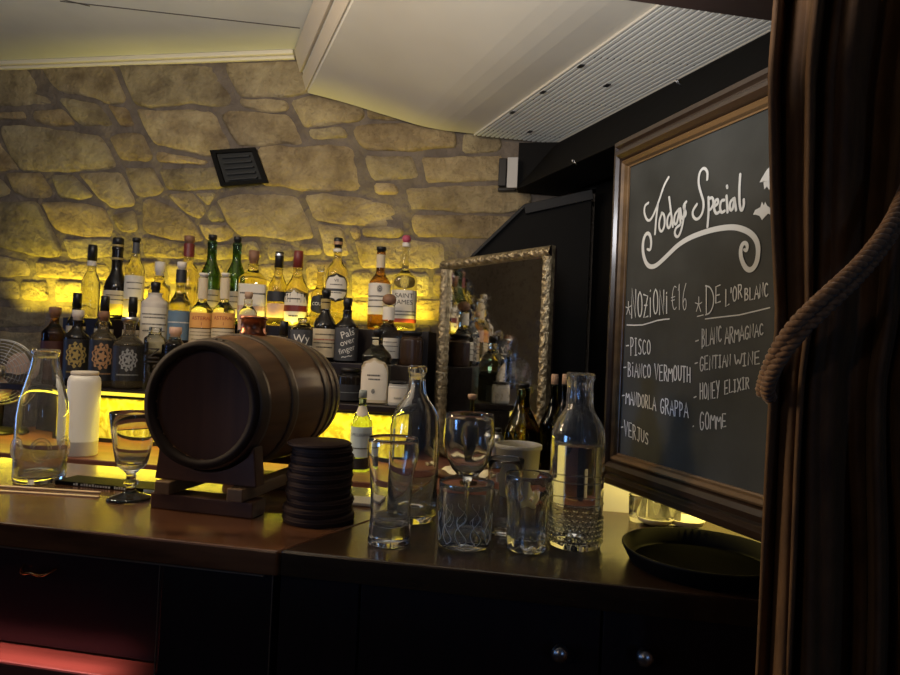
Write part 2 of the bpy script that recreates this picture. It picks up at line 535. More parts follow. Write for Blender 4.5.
# ------------------------------------------------------------------ the setting
# stone wall: mortar bed plus every stone traced at its own place on the wall
STONES = [
    [(-60, 66), (25, 67), (32, 75), (44, 90), (57, 104), (50, 106), (-60, 106)],
    [(41, 66), (110, 65), (113, 70), (126, 98), (122, 104), (108, 104), (97, 98), (80, 95), (66, 93), (57, 90), (50, 81)],
    [(120, 66), (212, 65), (220, 80), (231, 98), (229, 105), (214, 106), (190, 103), (154, 108), (142, 107), (136, 103), (128, 85)],
    [(226, 64), (310, 62), (314, 90), (300, 96), (240, 97), (235, 86), (228, 72)],
    [(-60, 115), (24, 112), (28, 119), (-60, 121)],
    [(33, 112), (64, 109), (76, 125), (57, 127), (34, 120)],
    [(60, 99), (74, 100), (98, 105), (116, 127), (81, 125), (68, 110)],
    [(109, 106), (127, 109), (135, 126), (122, 127)],
    [(138, 109), (160, 111), (186, 110), (212, 111), (219, 118), (223, 130), (231, 149), (216, 152), (208, 157), (180, 150), (156, 144), (150, 136), (144, 125)],
    [(240, 99), (286, 101), (289, 110), (278, 112), (260, 111), (242, 107)],
    [(224, 118), (230, 112), (250, 113), (288, 115), (302, 138), (304, 145), (278, 143), (262, 146), (240, 146), (236, 142)],
    [(291, 101), (312, 95), (362, 106), (364, 116), (360, 121), (308, 127), (304, 126)],
    [(309, 130), (343, 127), (348, 138), (312, 139)],
    [(368, 108), (420, 118), (412, 122), (368, 119)],
    [(352, 128), (368, 123), (412, 124), (455, 131), (457, 147), (412, 151), (366, 150), (358, 142)],
    [(464, 133), (500, 136), (502, 149), (494, 152), (464, 153)],
    [(3, 127), (26, 126), (70, 132), (100, 136), (108, 147), (118, 166), (110, 170), (70, 172), (22, 171), (12, 156), (4, 138)],
    [(-60, 128), (-4, 130), (2, 145), (20, 170), (-60, 172)],
    [(111, 138), (120, 134), (142, 134), (153, 158), (148, 161), (122, 160)],
    [(157, 153), (163, 152), (208, 161), (204, 165), (158, 162)],
    [(260, 149), (280, 146), (305, 148), (330, 144), (352, 147), (361, 166), (363, 191), (320, 191), (300, 190), (285, 187), (262, 184)],
    [(366, 157), (412, 157), (420, 178), (374, 181), (368, 166)],
    [(374, 184), (396, 185), (399, 195), (376, 194)],
    [(422, 158), (502, 156), (504, 180), (427, 183)],
    [(405, 188), (495, 186), (530, 190), (530, 210), (502, 213), (458, 212), (408, 209), (404, 197)],
    [(412, 215), (471, 216), (520, 218), (520, 240), (481, 238), (417, 236), (411, 224)],
    [(160, 170), (216, 168), (226, 186), (216, 190), (168, 190)],
    [(125, 168), (153, 168), (164, 190), (157, 195), (138, 197), (130, 182)],
    [(79, 173), (120, 173), (129, 188), (135, 200), (133, 207), (112, 208), (95, 193)],
    [(51, 175), (72, 175), (94, 196), (80, 200), (59, 196)],
    [(7, 174), (42, 174), (53, 192), (50, 199), (28, 198), (15, 192)],
    [(-60, 177), (0, 178), (12, 192), (0, 197), (-60, 198)],
    [(-60, 202), (38, 203), (48, 222), (62, 250), (60, 257), (40, 257), (10, 250), (0, 246), (-60, 244)],
    [(43, 203), (76, 203), (104, 208), (114, 228), (112, 236), (86, 237), (60, 232), (52, 222)],
    [(112, 215), (134, 211), (138, 232), (124, 232), (118, 228)],
    [(144, 200), (152, 199), (182, 212), (194, 225), (204, 241), (190, 242), (166, 238), (150, 233), (143, 228)],
    [(168, 195), (190, 192), (206, 208), (203, 216), (196, 219), (184, 210)],
    [(195, 193), (215, 193), (212, 200), (208, 205)],
    [(214, 204), (226, 222), (210, 221), (208, 214)],
    [(198, 224), (230, 226), (234, 236), (222, 241), (208, 241)],
    [(217, 200), (240, 195), (286, 193), (300, 199), (306, 214), (313, 239), (290, 241), (270, 237), (240, 235), (230, 224)],
    [(306, 197), (326, 194), (370, 200), (396, 204), (404, 222), (386, 227), (344, 224), (316, 220)],
    [(318, 224), (342, 228), (350, 256), (326, 256)],
    [(349, 230), (358, 228), (361, 238), (354, 239)],
    [(362, 227), (404, 228), (400, 238), (365, 238)],
    [(356, 241), (400, 240), (444, 244), (446, 268), (392, 268), (362, 267)],
    [(300, 244), (320, 246), (322, 255), (300, 254)],
    [(-60, 252), (5, 257), (28, 261), (31, 276), (-60, 278)],
    [(38, 261), (110, 264), (111, 280), (40, 277)],
    [(64, 239), (112, 239), (116, 257), (70, 258)],
    [(-60, 281), (17, 281), (19, 299), (-60, 301)],
    [(22, 282), (47, 282), (49, 300), (23, 300)],
    [(57, 282), (104, 283), (104, 302), (57, 302)],
    [(-60, 306), (48, 308), (46, 327), (-60, 325)],
    [(-60, 331), (48, 333), (48, 360), (-60, 358)],
    [(54, 307), (110, 308), (110, 328), (52, 327)],
    [(142, 237), (205, 247), (208, 259), (144, 256)],
    [(212, 246), (255, 241), (262, 258), (214, 260)],
    [(268, 243), (292, 247), (296, 260), (268, 259)],
    [(116, 262), (160, 262), (162, 282), (116, 281)],
    [(168, 264), (226, 265), (226, 284), (170, 283)],
    [(232, 266), (300, 265), (302, 286), (232, 286)],
    [(306, 262), (345, 262), (348, 288), (308, 288)],
    [(352, 272), (372, 272), (374, 296), (353, 297)],
    [(380, 273), (428, 274), (428, 296), (380, 297)],
    [(110, 287), (170, 288), (170, 306), (112, 306)],
    [(178, 289), (260, 290), (260, 310), (178, 309)],
    [(268, 291), (340, 293), (340, 312), (268, 312)],
    [(348, 301), (408, 302), (408, 322), (348, 320)],
    [(415, 300), (470, 300), (470, 320), (415, 320)],
    [(434, 273), (490, 274), (490, 296), (434, 296)],
    [(300, 316), (350, 318), (350, 342), (300, 340)],
    [(356, 326), (430, 326), (430, 346), (356, 346)],
]


def inset_poly(poly, t, cx):
    return [cx + (p - cx) * t for p in poly]


def build_wall():
    mb = MB()
    tones = []
    # mortar bed, gently uneven
    nx, nz = 60, 40
    a0, a1, z0, z1 = -2.6, 1.3, 0.0, 2.60
    vs = []
    for j in range(nz + 1):
        for i in range(nx + 1):
            vs.append(bar(a0 + (a1 - a0) * i / nx, D_WALL + random.uniform(-0.002, 0.002), z0 + (z1 - z0) * j / nz))
    fs = [(j * (nx + 1) + i, j * (nx + 1) + i + 1, (j + 1) * (nx + 1) + i + 1, (j + 1) * (nx + 1) + i) for j in range(nz) for i in range(nx)]
    mb.add(vs, fs, 0, True); tones += [1.0] * len(fs)
    mb.prism([bar(a0, D_WALL + 0.01, z0), bar(a1, D_WALL + 0.01, z0), bar(a1, D_WALL + 0.01, z1), bar(a0, D_WALL + 0.01, z1)], N * 0.1, 0)
    tones += [1.0] * 6
    for poly in STONES:
        pts = [hit_d(x, y, D_WALL) for x, y in poly]
        # densify, jitter, round
        dn = []
        for i, p in enumerate(pts):
            q = pts[(i + 1) % len(pts)]
            L = (q - p).length
            k = max(1, int(L / 0.03))
            for t in range(k):
                r = p.lerp(q, t / k)
                dn.append(r + U * random.uniform(-1, 1) * 0.0030 + V((0, 0, random.uniform(-1, 1) * 0.0030)))
        dn = smoothpath(dn, 1, True)
        c = sum(dn, V((0, 0, 0))) / len(dn)
        dn = [p + (p - c).normalized() * 0.0040 for p in dn]
        c = V((0, 0, 0))
        for p in dn: c += p
        c /= len(dn)
        size = max((p - c).length for p in dn)
        tone = random.uniform(0.80, 1.22)
        warm = random.uniform(-0.05, 0.05)
        h = random.uniform(0.006, 0.011)
        tilt = (random.uniform(-0.05, 0.05), random.uniform(-0.05, 0.05))
        rings = []
        o = len(mb.v)
        n = len(dn)
        spec = [(1.0, -0.004), (0.003, 0.45), (0.010, 0.72), (0.024, 0.95), (0.4, 1.0), (0.7, 1.02)]
        vs = []
        for q, (ins, hh) in enumerate(spec):
            for p in dn:
                dv = p - c; L = dv.length
                if q == 0:
                    t = 1.0
                elif q < 4:
                    t = max(0.3, 1 - ins / max(L, 1e-4))
                else:
                    t = (1 - ins) * max(0.3, 1 - 0.018 / max(L, 1e-4))
                pp = c + dv * t
                hz = -0.004 if q == 0 else h * hh + tilt[0] * (pp - c).dot(U) + tilt[1] * (pp.z - c.z)
                if q >= 1:
                    hz += random.uniform(-1, 1) * 0.0012
                vs.append(pp - N * hz)
        vs.append(c - N * (h * 1.02))
        fs = []
        K = len(spec)
        for q in range(K - 1):
            for k in range(n):
                j = (k + 1) % n
                fs.append((q * n + k, q * n + j, (q + 1) * n + j, (q + 1) * n + k))
        for k in range(n):
            fs.append(((K - 1) * n + k, (K - 1) * n + (k + 1) % n, K * n))
        # face toward the room
        a, b_, c_ = [V(vs[i]) for i in fs[-1]]
        if (b_ - a).cross(c_ - a).dot(N) > 0:
            fs = [tuple(reversed(f)) for f in fs]
        mb.add(vs, fs, 1, True)
        tones += [(tone * (1 + warm), tone, tone * (1 - 1.2 * warm))] * len(fs)
    o = mb.build('wall_back', [MORTAR, STONE])
    at = o.data.color_attributes.new('tone', 'FLOAT_COLOR', 'CORNER')
    k = 0
    for p in o.data.polygons:
        t = tones[p.index]
        if not isinstance(t, tuple): t = (t, t, t)
        for _ in p.loop_indices:
            at.data[k].color = (*t, 1); k += 1
    struct(o)


build_wall()

Z_CEIL = hit_d(150, 58, D_WALL).z
# ceiling with board seams
mb = MB()
mb.prism([(-4, -2.5, Z_CEIL), (3, -2.5, Z_CEIL), (3, 3.2, Z_CEIL), (-4, 3.2, Z_CEIL)], (0, 0, 0.1))
for a, b in (((40, -6), (90, 6)), ((60, 1), (300, 28)), ((-30, -22), (60, -4))):
    p, q = hit_z(*a, Z_CEIL), hit_z(*b, Z_CEIL)
    d = (q - p).normalized(); s = d.cross(V((0, 0, 1))) * 0.0028
    mb.prism([p - s, p + s, q + s, q - s], (0, 0, -0.001), 1)
struct(mb.build('ceiling', [CEILW, SEAM]))
mb = MB()
A = -2.4; B = a_of(hit_d(296, 55, D_WALL))
for (d0, d1, z0, z1) in ((D_WALL - 0.028, D_WALL, -0.016, 0.0), (D_WALL - 0.016, D_WALL, -0.028, -0.016)):
    mb.obox(bar(A, d0, Z_CEIL + z0), U * (B - A), N * (d1 - d0), (0, 0, z1 - z0))
struct(mb.build('trim_cornice', CEILT, bevel=0.004))
mb = MB()
mb.prism([(-4, -2.5, 0), (3, -2.5, 0), (3, 3.2, 0), (-4, 3.2, 0)], (0, 0, -0.1))
struct(mb.build('floor', mat('dark_floorboards', (0.05, 0.03, 0.02), 0.5, noise=(8, (0.03, 0.018, 0.012), 5, (0.2, 2, 1)))))

PLAST = mat('smoky_plaster', (0.30, 0.24, 0.17), 0.85, noise=(3, (0.20, 0.155, 0.11), 6), bump=(25, 0.3, 0.01))
mb = MB()
mb.obox((-2.75, -2.5, 0), (-0.1, 0, 0), (0, 5.3, 0), (0, 0, Z_CEIL - 0.001))
struct(mb.build('wall_left', PLAST))
mb = MB()
mb.obox((-2.75, -2.5, 0), (0, -0.1, 0), (5.6, 0, 0), (0, 0, Z_CEIL - 0.001))
struct(mb.build('wall_front', PLAST))

W = V((math.sin(R(22)), -math.cos(R(22)), 0))         # the side wall, beam and air conditioner run this way
WR = V((math.cos(R(22)), math.sin(R(22)), 0))         # to the side of that
# black boxed column in front of the stone, with a sloping shoulder
D_COL = 1.97
mb = MB()
poly = [(452, 272), (472, 255), (524, 205), (592, 190), (592, 520), (452, 520)]
P3 = [hit_d(x, y, D_COL) for x, y in poly]
P3[4].z = 0; P3[5].z = 0
P3[4] = V((P3[3].x, P3[3].y, 0)); P3[5] = V((P3[0].x, P3[0].y, 0))
mb.prism(P3, N * (D_WALL - D_COL - 0.002))
struct(mb.build('wall_column', BLACKM))
mb = MB()
for (a, b, wd) in (((524, 205), (592, 190), 0.030), ((472, 255), (524, 205), 0.010)):
    p, q = hit_d(*a, D_COL - 0.001), hit_d(*b, D_COL - 0.001)
    dn = (q - p).cross(N).normalized() * wd
    if dn.z > 0: dn = -dn
    mb.prism([p, q, q + dn, p + dn], -N * 0.012)
struct(mb.build('trim_column', BLACKL, bevel=0.002))
# side wall
mb = MB()
p0 = hit_d(592, 300, 2.03); p0.z = 0
mb.obox(p0, WR * 0.12, W * 2.2, (0, 0, Z_CEIL))
mb.obox(p0 - WR * 0.0, WR * 0.5, N * 0.10, (0, 0, Z_CEIL))
struct(mb.build('wall_side', BLACKM))
# beam: a slanted black board running under the air conditioner, and its end block at the wall
pb = hit_d(515, 190, 2.03)
pt = hit_d(556, 143.5, 2.03)
bnrm = (pt - pb).cross(W).normalized()
if bnrm.x > 0: bnrm = -bnrm
mb = MB()
mb.prism([pb, pt, pt + WR * 0.10, pb + WR * 0.16], W * 1.9)
struct(mb.build('beam_over_bar', BLACKM, bevel=0.004))
mb = MB()
e0 = hit_d(517, 189, 2.045); e1 = hit_d(600, 189, 2.045)
etop = hit_d(535, 142.5, 2.045).z
mb.prism([V((e0.x, e0.y, e0.z)), V((e1.x, e1.y, e0.z)), V((e1.x, e1.y, etop)), V((e0.x, e0.y, etop))], N * 0.05)
struct(mb.build('beam_end', BLACKM))
for px, py in ((681, 86), (577, 165)):
    p = hit_plane(px, py, pb, bnrm)
    t = thing('screw_hook', 'small %s screw eye in the black beam %s' % (('silver', 'above the chalkboard frame') if px > 600 else ('dull', 'over the boxed black column')), 'hook', p, 0)
    m = MB(); m.tube([bnrm * 0.0, bnrm * 0.006, bnrm * 0.010], 0.0012, 6)
    ring = [bnrm * (0.014 + 0.004 * math.cos(k * math.pi / 6)) + V((0, 0, 0.004 * math.sin(k * math.pi / 6))) for k in range(12)]
    m.tube(ring, 0.0011, 6, closed=True)
    o = m.build('eye', STEEL, t)
# end plate on the beam
mb = MB()
p = hit_d(508, 158, 2.02); q = hit_d(517, 188, 2.02)
mb.obox(V((p.x, p.y, q.z)), (q - p) * V((1, 1, 0)), -N * 0.006, (0, 0, p.z - q.z))
tag(mb.build('beam_bracket', mat('pale_grey_metal', (0.42, 0.40, 0.37), 0.5)), 'pale grey bracket plate at the wall end of the black beam', 'bracket')
mb = MB()
p = hit_d(499, 158, 2.09); q = hit_d(506, 186, 2.09)
mb.obox(V((p.x, p.y, q.z)), (q - p) * V((1, 1, 0)), N * 0.026, (0, 0, p.z - q.z))
mb.obox(V((p.x, p.y, q.z - 0.016)) , (q - p) * V((1, 1, 0)) * 2.2, N * 0.026, (0, 0, 0.012))
tag(mb.build('junction_box', BLACKP, bevel=0.003), 'small black junction box on the stone beside the beam bracket', 'box')

# ------------------------------------------------------------------ air conditioner
DA = D_WALL - 0.024
prof_px = [(297, 50), (308, 93), (340, 101), (385, 115), (430, 129), (476, 134), (555, 142)]
prof = [hit_d(x, y, DA) for x, y in prof_px]
prof[0].z = min(prof[0].z, Z_CEIL - 0.003)
LEN = 1.75
top_r = prof[-1].copy(); top_r.z = Z_CEIL - 0.003
ac = thing('air_conditioner', 'long aged-white air conditioning unit hung under the ceiling, with slatted intake', 'air conditioner', prof[3])
o0 = prof[3].copy()
mb = MB()
body = smoothpath([p - o0 for p in prof[1:6]], 2) + [prof[-1] - o0]
poly = [prof[0] - o0] + body + [top_r - o0]
n = len(poly)
mb.add([p for p in poly] + [p + W * LEN for p in poly],
       [tuple(range(n)), tuple(range(2 * n - 1, n - 1, -1))] + [((i + 1) % n, i, i + n, (i + 1) % n + n) for i in range(n)], 0)
for k in range(len(mb.sm)):
    mb.sm[k] = False
cas = mb.build('casing', ACW, ac)
# front louvre strips on the beige end face
mb = MB()
fdir = (prof[1] - prof[0])
nrm = fdir.cross(W).normalized()
if nrm.x > 0: nrm = -nrm
mb.obox(prof[0] - o0 + fdir * 0.02 + nrm * 0.001, fdir * 0.50, W * LEN, nrm * 0.010)
mb.obox(prof[0] - o0 + fdir * 0.60 + nrm * 0.001, fdir * 0.34, W * LEN, nrm * 0.005)
mb.build('front_louvre', ACS, ac, bevel=0.002)
# intake grille
g0, g1 = prof[5], prof[6]
gd = g1 - g0
gn = gd.cross(W).normalized()
if gn.z > 0: gn = -gn
mb = MB()
mb.obox(g0 - o0 + gn * 0.0004 + W * 0.004, gd * 0.985, W * (LEN - 0.02), gn * 0.0012)
mb.build('grille_bed', ACD, ac)
mb = MB()
NS = 17
for i in range(NS):
    s = (i + 0.12) / NS
    mb.obox(g0 - o0 + gd * s * 0.99 + gn * 0.0016 + W * 0.004, gd * (0.70 / NS), W * (LEN - 0.02), gn * 0.006)
mb.build('grille_slats', ACG, ac, bevel=0.0015)
mb = MB()
for k in range(5):
    mb.obox(g0 - o0 + gn * 0.0016 + W * (0.06 + k * 0.29), gd * 0.98, W * 0.004, gn * 0.004)
mb.build('grille_bars', ACD, ac)
mb = MB()
mb.obox(g1 - o0 + gn * 0.0 - gd * 0.02, gd * 0.03, W * LEN, gn * 0.009)
mb.obox(g0 - o0 - gd * 0.03, gd * 0.03, W * LEN, gn * 0.007)
mb.build('grille_rim', ACW, ac, bevel=0.002)
for s, t in ((0.02, 0.25), (0.03, 0.42), (0.03, 0.60), (0.5, 0.10), (0.5, 0.50), (0.5, 0.9)):
    c = g0 - o0 + gd * s + W * t + gn * 0.008
    mb = MB(); mb.obox(c - gd * 0.02 - W * 0.008, gd * 0.04, W * 0.016, gn * 0.003)
    mb.build('grille_clip', BLACKP, ac)

# air brick on the stone
pv = [hit_d(x, y, D_WALL - 0.020) for x, y in ((211, 151), (256, 148), (269, 183), (222, 187))]
c = (pv[0] + pv[1] + pv[2] + pv[3]) / 4
t = thing('wall_vent', 'square black louvred vent set slightly skewed in the stone wall', 'vent', c)
mb = MB()
q = [p - c for p in pv]
qi = [p * 0.80 for p in q]
n = 4
vs = q + qi + [p - N * 0.010 for p in q] + [p - N * 0.010 for p in qi]
fs = []
for i in range(4):
    j = (i + 1) % 4
    fs += [(8 + i, 8 + j, 12 + j, 12 + i), (i, j, 8 + j, 8 + i), (4 + j, 4 + i, 12 + i, 12 + j), (j, i, 4 + i, 4 + j)]
mb.add(vs, fs)
mb.build('vent_frame', BLACKM, t)
mb = MB(); mb.add([p * 0.82 for p in q] + [p * 0.82 + N * 0.012 for p in q], [(0, 1, 2, 3), (7, 6, 5, 4)] + [(i, (i + 1) % 4, (i + 1) % 4 + 4, i + 4) for i in range(4)])
mb.build('vent_backing', ACD, t)
for k in range(5):
    s = (k + 0.6) / 5.2
    l = qi[0].lerp(qi[3], s); r = qi[1].lerp(qi[2], s)
    l = l.lerp(r, 0.14); r = r.lerp(l, 0.10)
    m = MB(); m.obox(l - N * 0.003, r - l, -N * 0.008 + V((0, 0, -0.003)), (0, 0, -0.004))
    m.build('vent_louvre', mat('vent_grey', (0.022, 0.021, 0.020), 0.5) if k == 0 else MATS['vent_grey'], t)

# ------------------------------------------------------------------ back bar: ledge, steps, lit panels
AP = a_of(hit_d(62, 420, 1.72))
AL, AR = a_of(hit_d(47, 345, 1.88)), a_of(hit_d(424, 345, 1.88))
bb = thing('back_bar', 'stepped dark back bar with yellow lit glass fronts along the stone wall', 'back bar', bar(-0.9, 1.7, 0), -TH)


def bbx(mb, a0, a1, d0, d1, z0, z1, mi=0):
    return mb.box(a0 + 0.9, a1 + 0.9, d0 - 1.7, d1 - 1.7, z0, z1, mi)


m = MB(); bbx(m, -1.75, 0.56, 1.47, 2.10, Z_L - 0.043, Z_L); m.build('ledge', W_RED, bb, bevel=0.003)
m = MB(); bbx(m, -1.75, 0.56, 1.50, 2.09, 0.0, Z_L - 0.044); m.build('base_cabinet', W_DARK, bb)
m = MB(); bbx(m, AL, AR, 1.705, 1.84, Z_C - 0.018, Z_C); m.build('lower_step', W_DARK, bb, bevel=0.002)
m = MB(); bbx(m, AL, AR, 1.838, 1.94, Z_L + 0.001, Z_B); m.build('middle_step', W_DARK, bb, bevel=0.002)
m = MB(); bbx(m, AL, AR, 1.942, 2.065, Z_L + 0.001, Z_A); m.build('top_step', W_DARK, bb, bevel=0.002)
m = MB(); bbx(m, AP, AL + 0.52, 1.7005, 1.7045, Z_C - 0.016, Z_C - 0.006); m.build('led_strip', LEDS, bb)
# backlit panels with dark dividers
edges = [AP, AL + 0.30, AL + 0.56, AL + 0.80, AR]
for a0, a1 in zip(edges, edges[1:]):
    m = MB(); bbx(m, a0 + 0.008, a1 - 0.008, 1.724, 1.734, Z_L + 0.012, Z_C - 0.026); m.build('lit_panel', GLOW, bb)
m = MB()
for a in edges:
    bbx(m, a - 0.008, a + 0.008, 1.718, 1.836, Z_L + 0.001, Z_C - 0.019)
bbx(m, AP, AR, 1.718, 1.836, Z_C - 0.026, Z_C - 0.019); bbx(m, AP, AR, 1.718, 1.836, Z_L + 0.001, Z_L + 0.012)
m.build('panel_frame', BLACKP, bb)


# ------------------------------------------------------------------ bottles
def sq_fac(a, q):
    return 1 + q * (min(1 / max(abs(math.cos(a)), abs(math.sin(a))), 1.30) - 1) if q else 1.0


def cut_text(vs, fs, step=0.0025):
    bm_ = bmesh.new()
    bv = [bm_.verts.new((x, y, 0)) for x, y in vs]
    for f in fs:
        try: bm_.faces.new([bv[i] for i in f])
        except ValueError: pass
    xs = [x for x, _ in vs]
    k = math.ceil(min(xs) / step)
    while k * step < max(xs):
        bmesh.ops.bisect_plane(bm_, geom=bm_.verts[:] + bm_.edges[:] + bm_.faces[:], plane_co=(k * step, 0, 0), plane_no=(1, 0, 0))
        k += 1
    bm_.verts.index_update()
    out = [(v.co.x, v.co.y) for v in bm_.verts], [tuple(v.index for v in f.verts) for f in bm_.faces]
    bm_.free()
    return out


def wrap(x, z, r, q=0.0):
    """a point of a flat label bent round the bottle, facing -y"""
    a = x / r
    f = sq_fac(a, q)
    return V((r * f * math.sin(a), -r * f * math.cos(a), z))


def patch(shape, w, z0, z1, r, q, rf=None):
    """label surface as grid; shape rect / oval / arch"""
    nx, nz = 14, 10
    vs = []
    for j in range(nz + 1):
        t = j / nz
        z = z0 + (z1 - z0) * t
        if shape == 'oval':
            hw = w / 2 * math.sqrt(max(0.0, 1 - (2 * t - 1) ** 2))
        elif shape == 'arch':
            hw = w / 2 * (1.0 if t < 0.62 else math.sqrt(max(0.0, 1 - ((t - 0.62) / 0.38) ** 2)))
        else:
            hw = w / 2
        for i in range(nx + 1):
            vs.append(wrap(hw * (2 * i / nx - 1), z, rf(z) if rf else r, q))
    fs = [(j * (nx + 1) + i, j * (nx + 1) + i + 1, (j + 1) * (nx + 1) + i + 1, (j + 1) * (nx + 1) + i) for j in range(nz) for i in range(nx)]
    return vs, fs


def crest(mb, cz, h, r, q, mi, mi2):
    """ornate round emblem: lobed disc, dark ring, bright heart"""
    for rad, lob, off, m, pet in ((1.0, 0.10, 0.0012, mi, 11), (0.84, 0.10, 0.0015, mi2, 9), (0.74, 0.12, 0.0018, mi, 14), (0.46, 0.04, 0.0021, mi2, 6), (0.34, 0.30, 0.0024, mi, 5)):
        n = 60
        c = wrap(0, cz, r + off, q)
        vs = [c]
        for k in range(n):
            a = 2 * math.pi * k / n
            s = h / 2 * rad * (1 + lob * math.cos(pet * a))
            vs.append(wrap(0.78 * s * math.cos(a), cz + s * math.sin(a), r + off, q))
        mb.add(vs, [(0, 1 + k, 1 + (k + 1) % n) for k in range(n)], m)


def bottle(px, w, yt, ycap, wcap, yne, ysh, wn, row, gmat, cmat, label, name='liquor_bottle', cat='bottle', labels=(), collar=None,
           sq=0.0, cap='cyl', group=None, ang=0.0, glassname='glass_body', liquid=None, ymid=None, thick=False):
    d, zb = {'A': (D_A, Z_A), 'B': (D_B, Z_B), 'C': (D_C, Z_C)}.get(row, row if isinstance(row, tuple) else None)
    ym = ymid or (ysh + 18)
    p = hit_d(px, ym, d)
    k = (p - EYE).dot(FWD) / F                       # metres per pixel at that depth
    if callable(zb): zb = zb(p)
    zof = lambda y: hit_d(px, y, d).z - zb
    H, zc, zn, zs = zof(yt), zof(ycap), zof(yne), zof(ysh)
    Rb, Rn, Rc = w * k / 2, wn * k / 2, wcap * k / 2
    if sq: Rb *= 0.97
    face = math.atan2(p.x, p.y)                      # turn -y to the viewer's side of the bar
    root = thing(name, label, cat, (p.x, p.y, zb), -face + ang, group)
    zg = zc - 0.0005
    zn = min(zn, zg - 0.004); zs = min(zs, zn - 0.004)
    pr = [(0, 0.004), (Rb * 0.55, 0.003), (Rb * 0.86, 0.0), (Rb * 0.97, 0.003), (Rb, 0.009)]
    pr += [(Rb, 0.009 + (zs - 0.009) * t) for t in (0.25, 0.5, 0.75, 0.93)]
    for t in [i / 8 for i in range(0, 9)]:
        e = 0.5 - 0.5 * math.cos(math.pi * t)
        pr.append((Rb + (Rn - Rb) * e, zs + (zn - zs) * t))
    pr += [(Rn, zn + (zg - zn) * 0.7), (Rn * 1.08, zn + (zg - zn) * 0.85), (Rn * 1.05, zg), (0, zg)]
    sqf = (lambda z: sq if z < zs else max(0.0, sq * (1 - (z - zs) / max(zn - zs, 1e-4)))) if sq else None
    m = MB(); m.lathe(pr, 40 if sq else 28, sq=sqf)
    m.build(glassname, gmat, root)
    m = MB()
    hc = H - zc
    if cap == 'ball':
        m.lathe([(0, zc)] + [(Rc * math.sin(math.pi * t / 10) ** 0.8, zc + hc * (0.5 - 0.5 * math.cos(math.pi * t / 10))) for t in range(1, 10)] + [(0, H)], 24)
    elif cap == 'tall':
        m.lathe([(0, zc), (Rc, zc), (Rc * 0.97, zc + hc * 0.7), (Rc * 0.92, H - 0.001), (Rc * 0.86, H), (0, H)], 24)
    else:
        m.lathe([(0, zc), (Rc * 0.82, zc), (Rc * 0.82, zc + hc * 0.28), (Rc, zc + hc * 0.32), (Rc, H - 0.0012), (Rc * 0.9, H), (0, H)], 24)
    m.build('cap', cmat, root)
    if collar:
        for (y0, y1, cm) in collar:
            z1, z0 = zof(y0), zof(y1)
            if z1 <= zc + 1e-4:
                rr = Rn * 1.10 + 0.0006
            else:
                rr = Rc * 1.03
            m = MB(); m.lathe([(0, z0), (rr, z0), (rr, z1), (0, z1)], 24, smooth=False); m.build('neck_band', cm, root)
    for lb in labels:
        y0, y1, wf, lm = lb[:4]
        opt = lb[4] if len(lb) > 4 else {}
        z1, z0 = zof(y0), zof(y1)
        z0 = max(z0, 0.006)
        rz_ = lambda z: Rb if z <= zs else (Rn * 1.06 if z >= zn else Rb + (Rn - Rb) * (0.5 - 0.5 * math.cos(math.pi * (z - zs) / (zn - zs))))
        on_body = z1 <= zs + 0.004
        rr = (Rb if on_body else rz_((z0 + z1) / 2)) + 0.0005
        rfun = None if on_body else (lambda z: rz_(z) + 0.0006)
        ww = wf * rr * 2
        shape = opt.get('shape', 'rect')
        q = sq if z1 <= zs + 0.004 else 0
        vs, fs = patch(shape, ww, z0, z1, rr, q, rfun)
        m = MB(); m.add(vs, fs, 0, True)
        lo = m.build('label', lm, root)
        if opt.get('edge'):
            vs, fs = patch(shape, ww * 1.16, z0 - (z1 - z0) * 0.07, z1 + (z1 - z0) * 0.07, rr - 0.0003, q)
            m = MB(); m.add(vs, fs, 0, True); m.build('label_border', opt['edge'], lo)
        if opt.get('band'):
            f0, f1, bm = opt['band']
            vs, fs = patch('rect', ww * 0.98, z0 + (z1 - z0) * f0, z0 + (z1 - z0) * f1, rr + 0.0004, q)
            m = MB(); m.add(vs, fs, 0, True); m.build('label_band', bm, lo)
        if opt.get('crest'):
            h, m1, m2 = opt['crest']
            m = MB(); crest(m, z0 + (z1 - z0) * opt.get('cz', 0.55), h * (z1 - z0), rr, q, 0, 1)
            m.build('emblem', [m1, m2], lo)
        for (s, fz, size, im, *ex) in opt.get('text', ()):
            vert = ex and 'v' in ex
            tv, tf = text_shape(s, size * (z1 - z0))
            cz = z0 + (z1 - z0) * fz
            rot = next((e for e in ex if isinstance(e, (int, float))), 0.0)
            if vert: tv = [(-y, x) for x, y in tv]
            if rot: tv = [(x * math.cos(rot) - y * math.sin(rot), x * math.sin(rot) + y * math.cos(rot)) for x, y in tv]
            tv, tf = cut_text(tv, tf)
            pts = [wrap(x, cz + y, rr + 0.0007, q) for x, y in tv]
            m = MB(); m.add(pts, tf, 0); m.build('lettering', im, lo)
        for (fz, wf2, im) in opt.get('lines', ()):       # small unreadable print
            m = MB(); x = -ww * wf2 / 2; cz = z0 + (z1 - z0) * fz; hh = 0.02 * (z1 - z0)
            while x < ww * wf2 / 2:
                l = random.uniform(0.0012, 0.004)
                m.add([wrap(x, cz - hh, rr + 0.0006, q), wrap(x + l, cz - hh, rr + 0.0006, q), wrap(x + l, cz + hh, rr + 0.0006, q), wrap(x, cz + hh, rr + 0.0006, q)], [(0, 1, 2, 3)])
                x += l + 0.001
            m.build('lettering', im, lo)
    return root


SMALL = [(0.8, 0.6, DARKINK), (0.6, 0.7, DARKINK), (0.35, 0.5, DARKINK)]
GA, GB, GC = 'bottles on the top step', 'bottles on the middle step', 'bottles on the lower step'
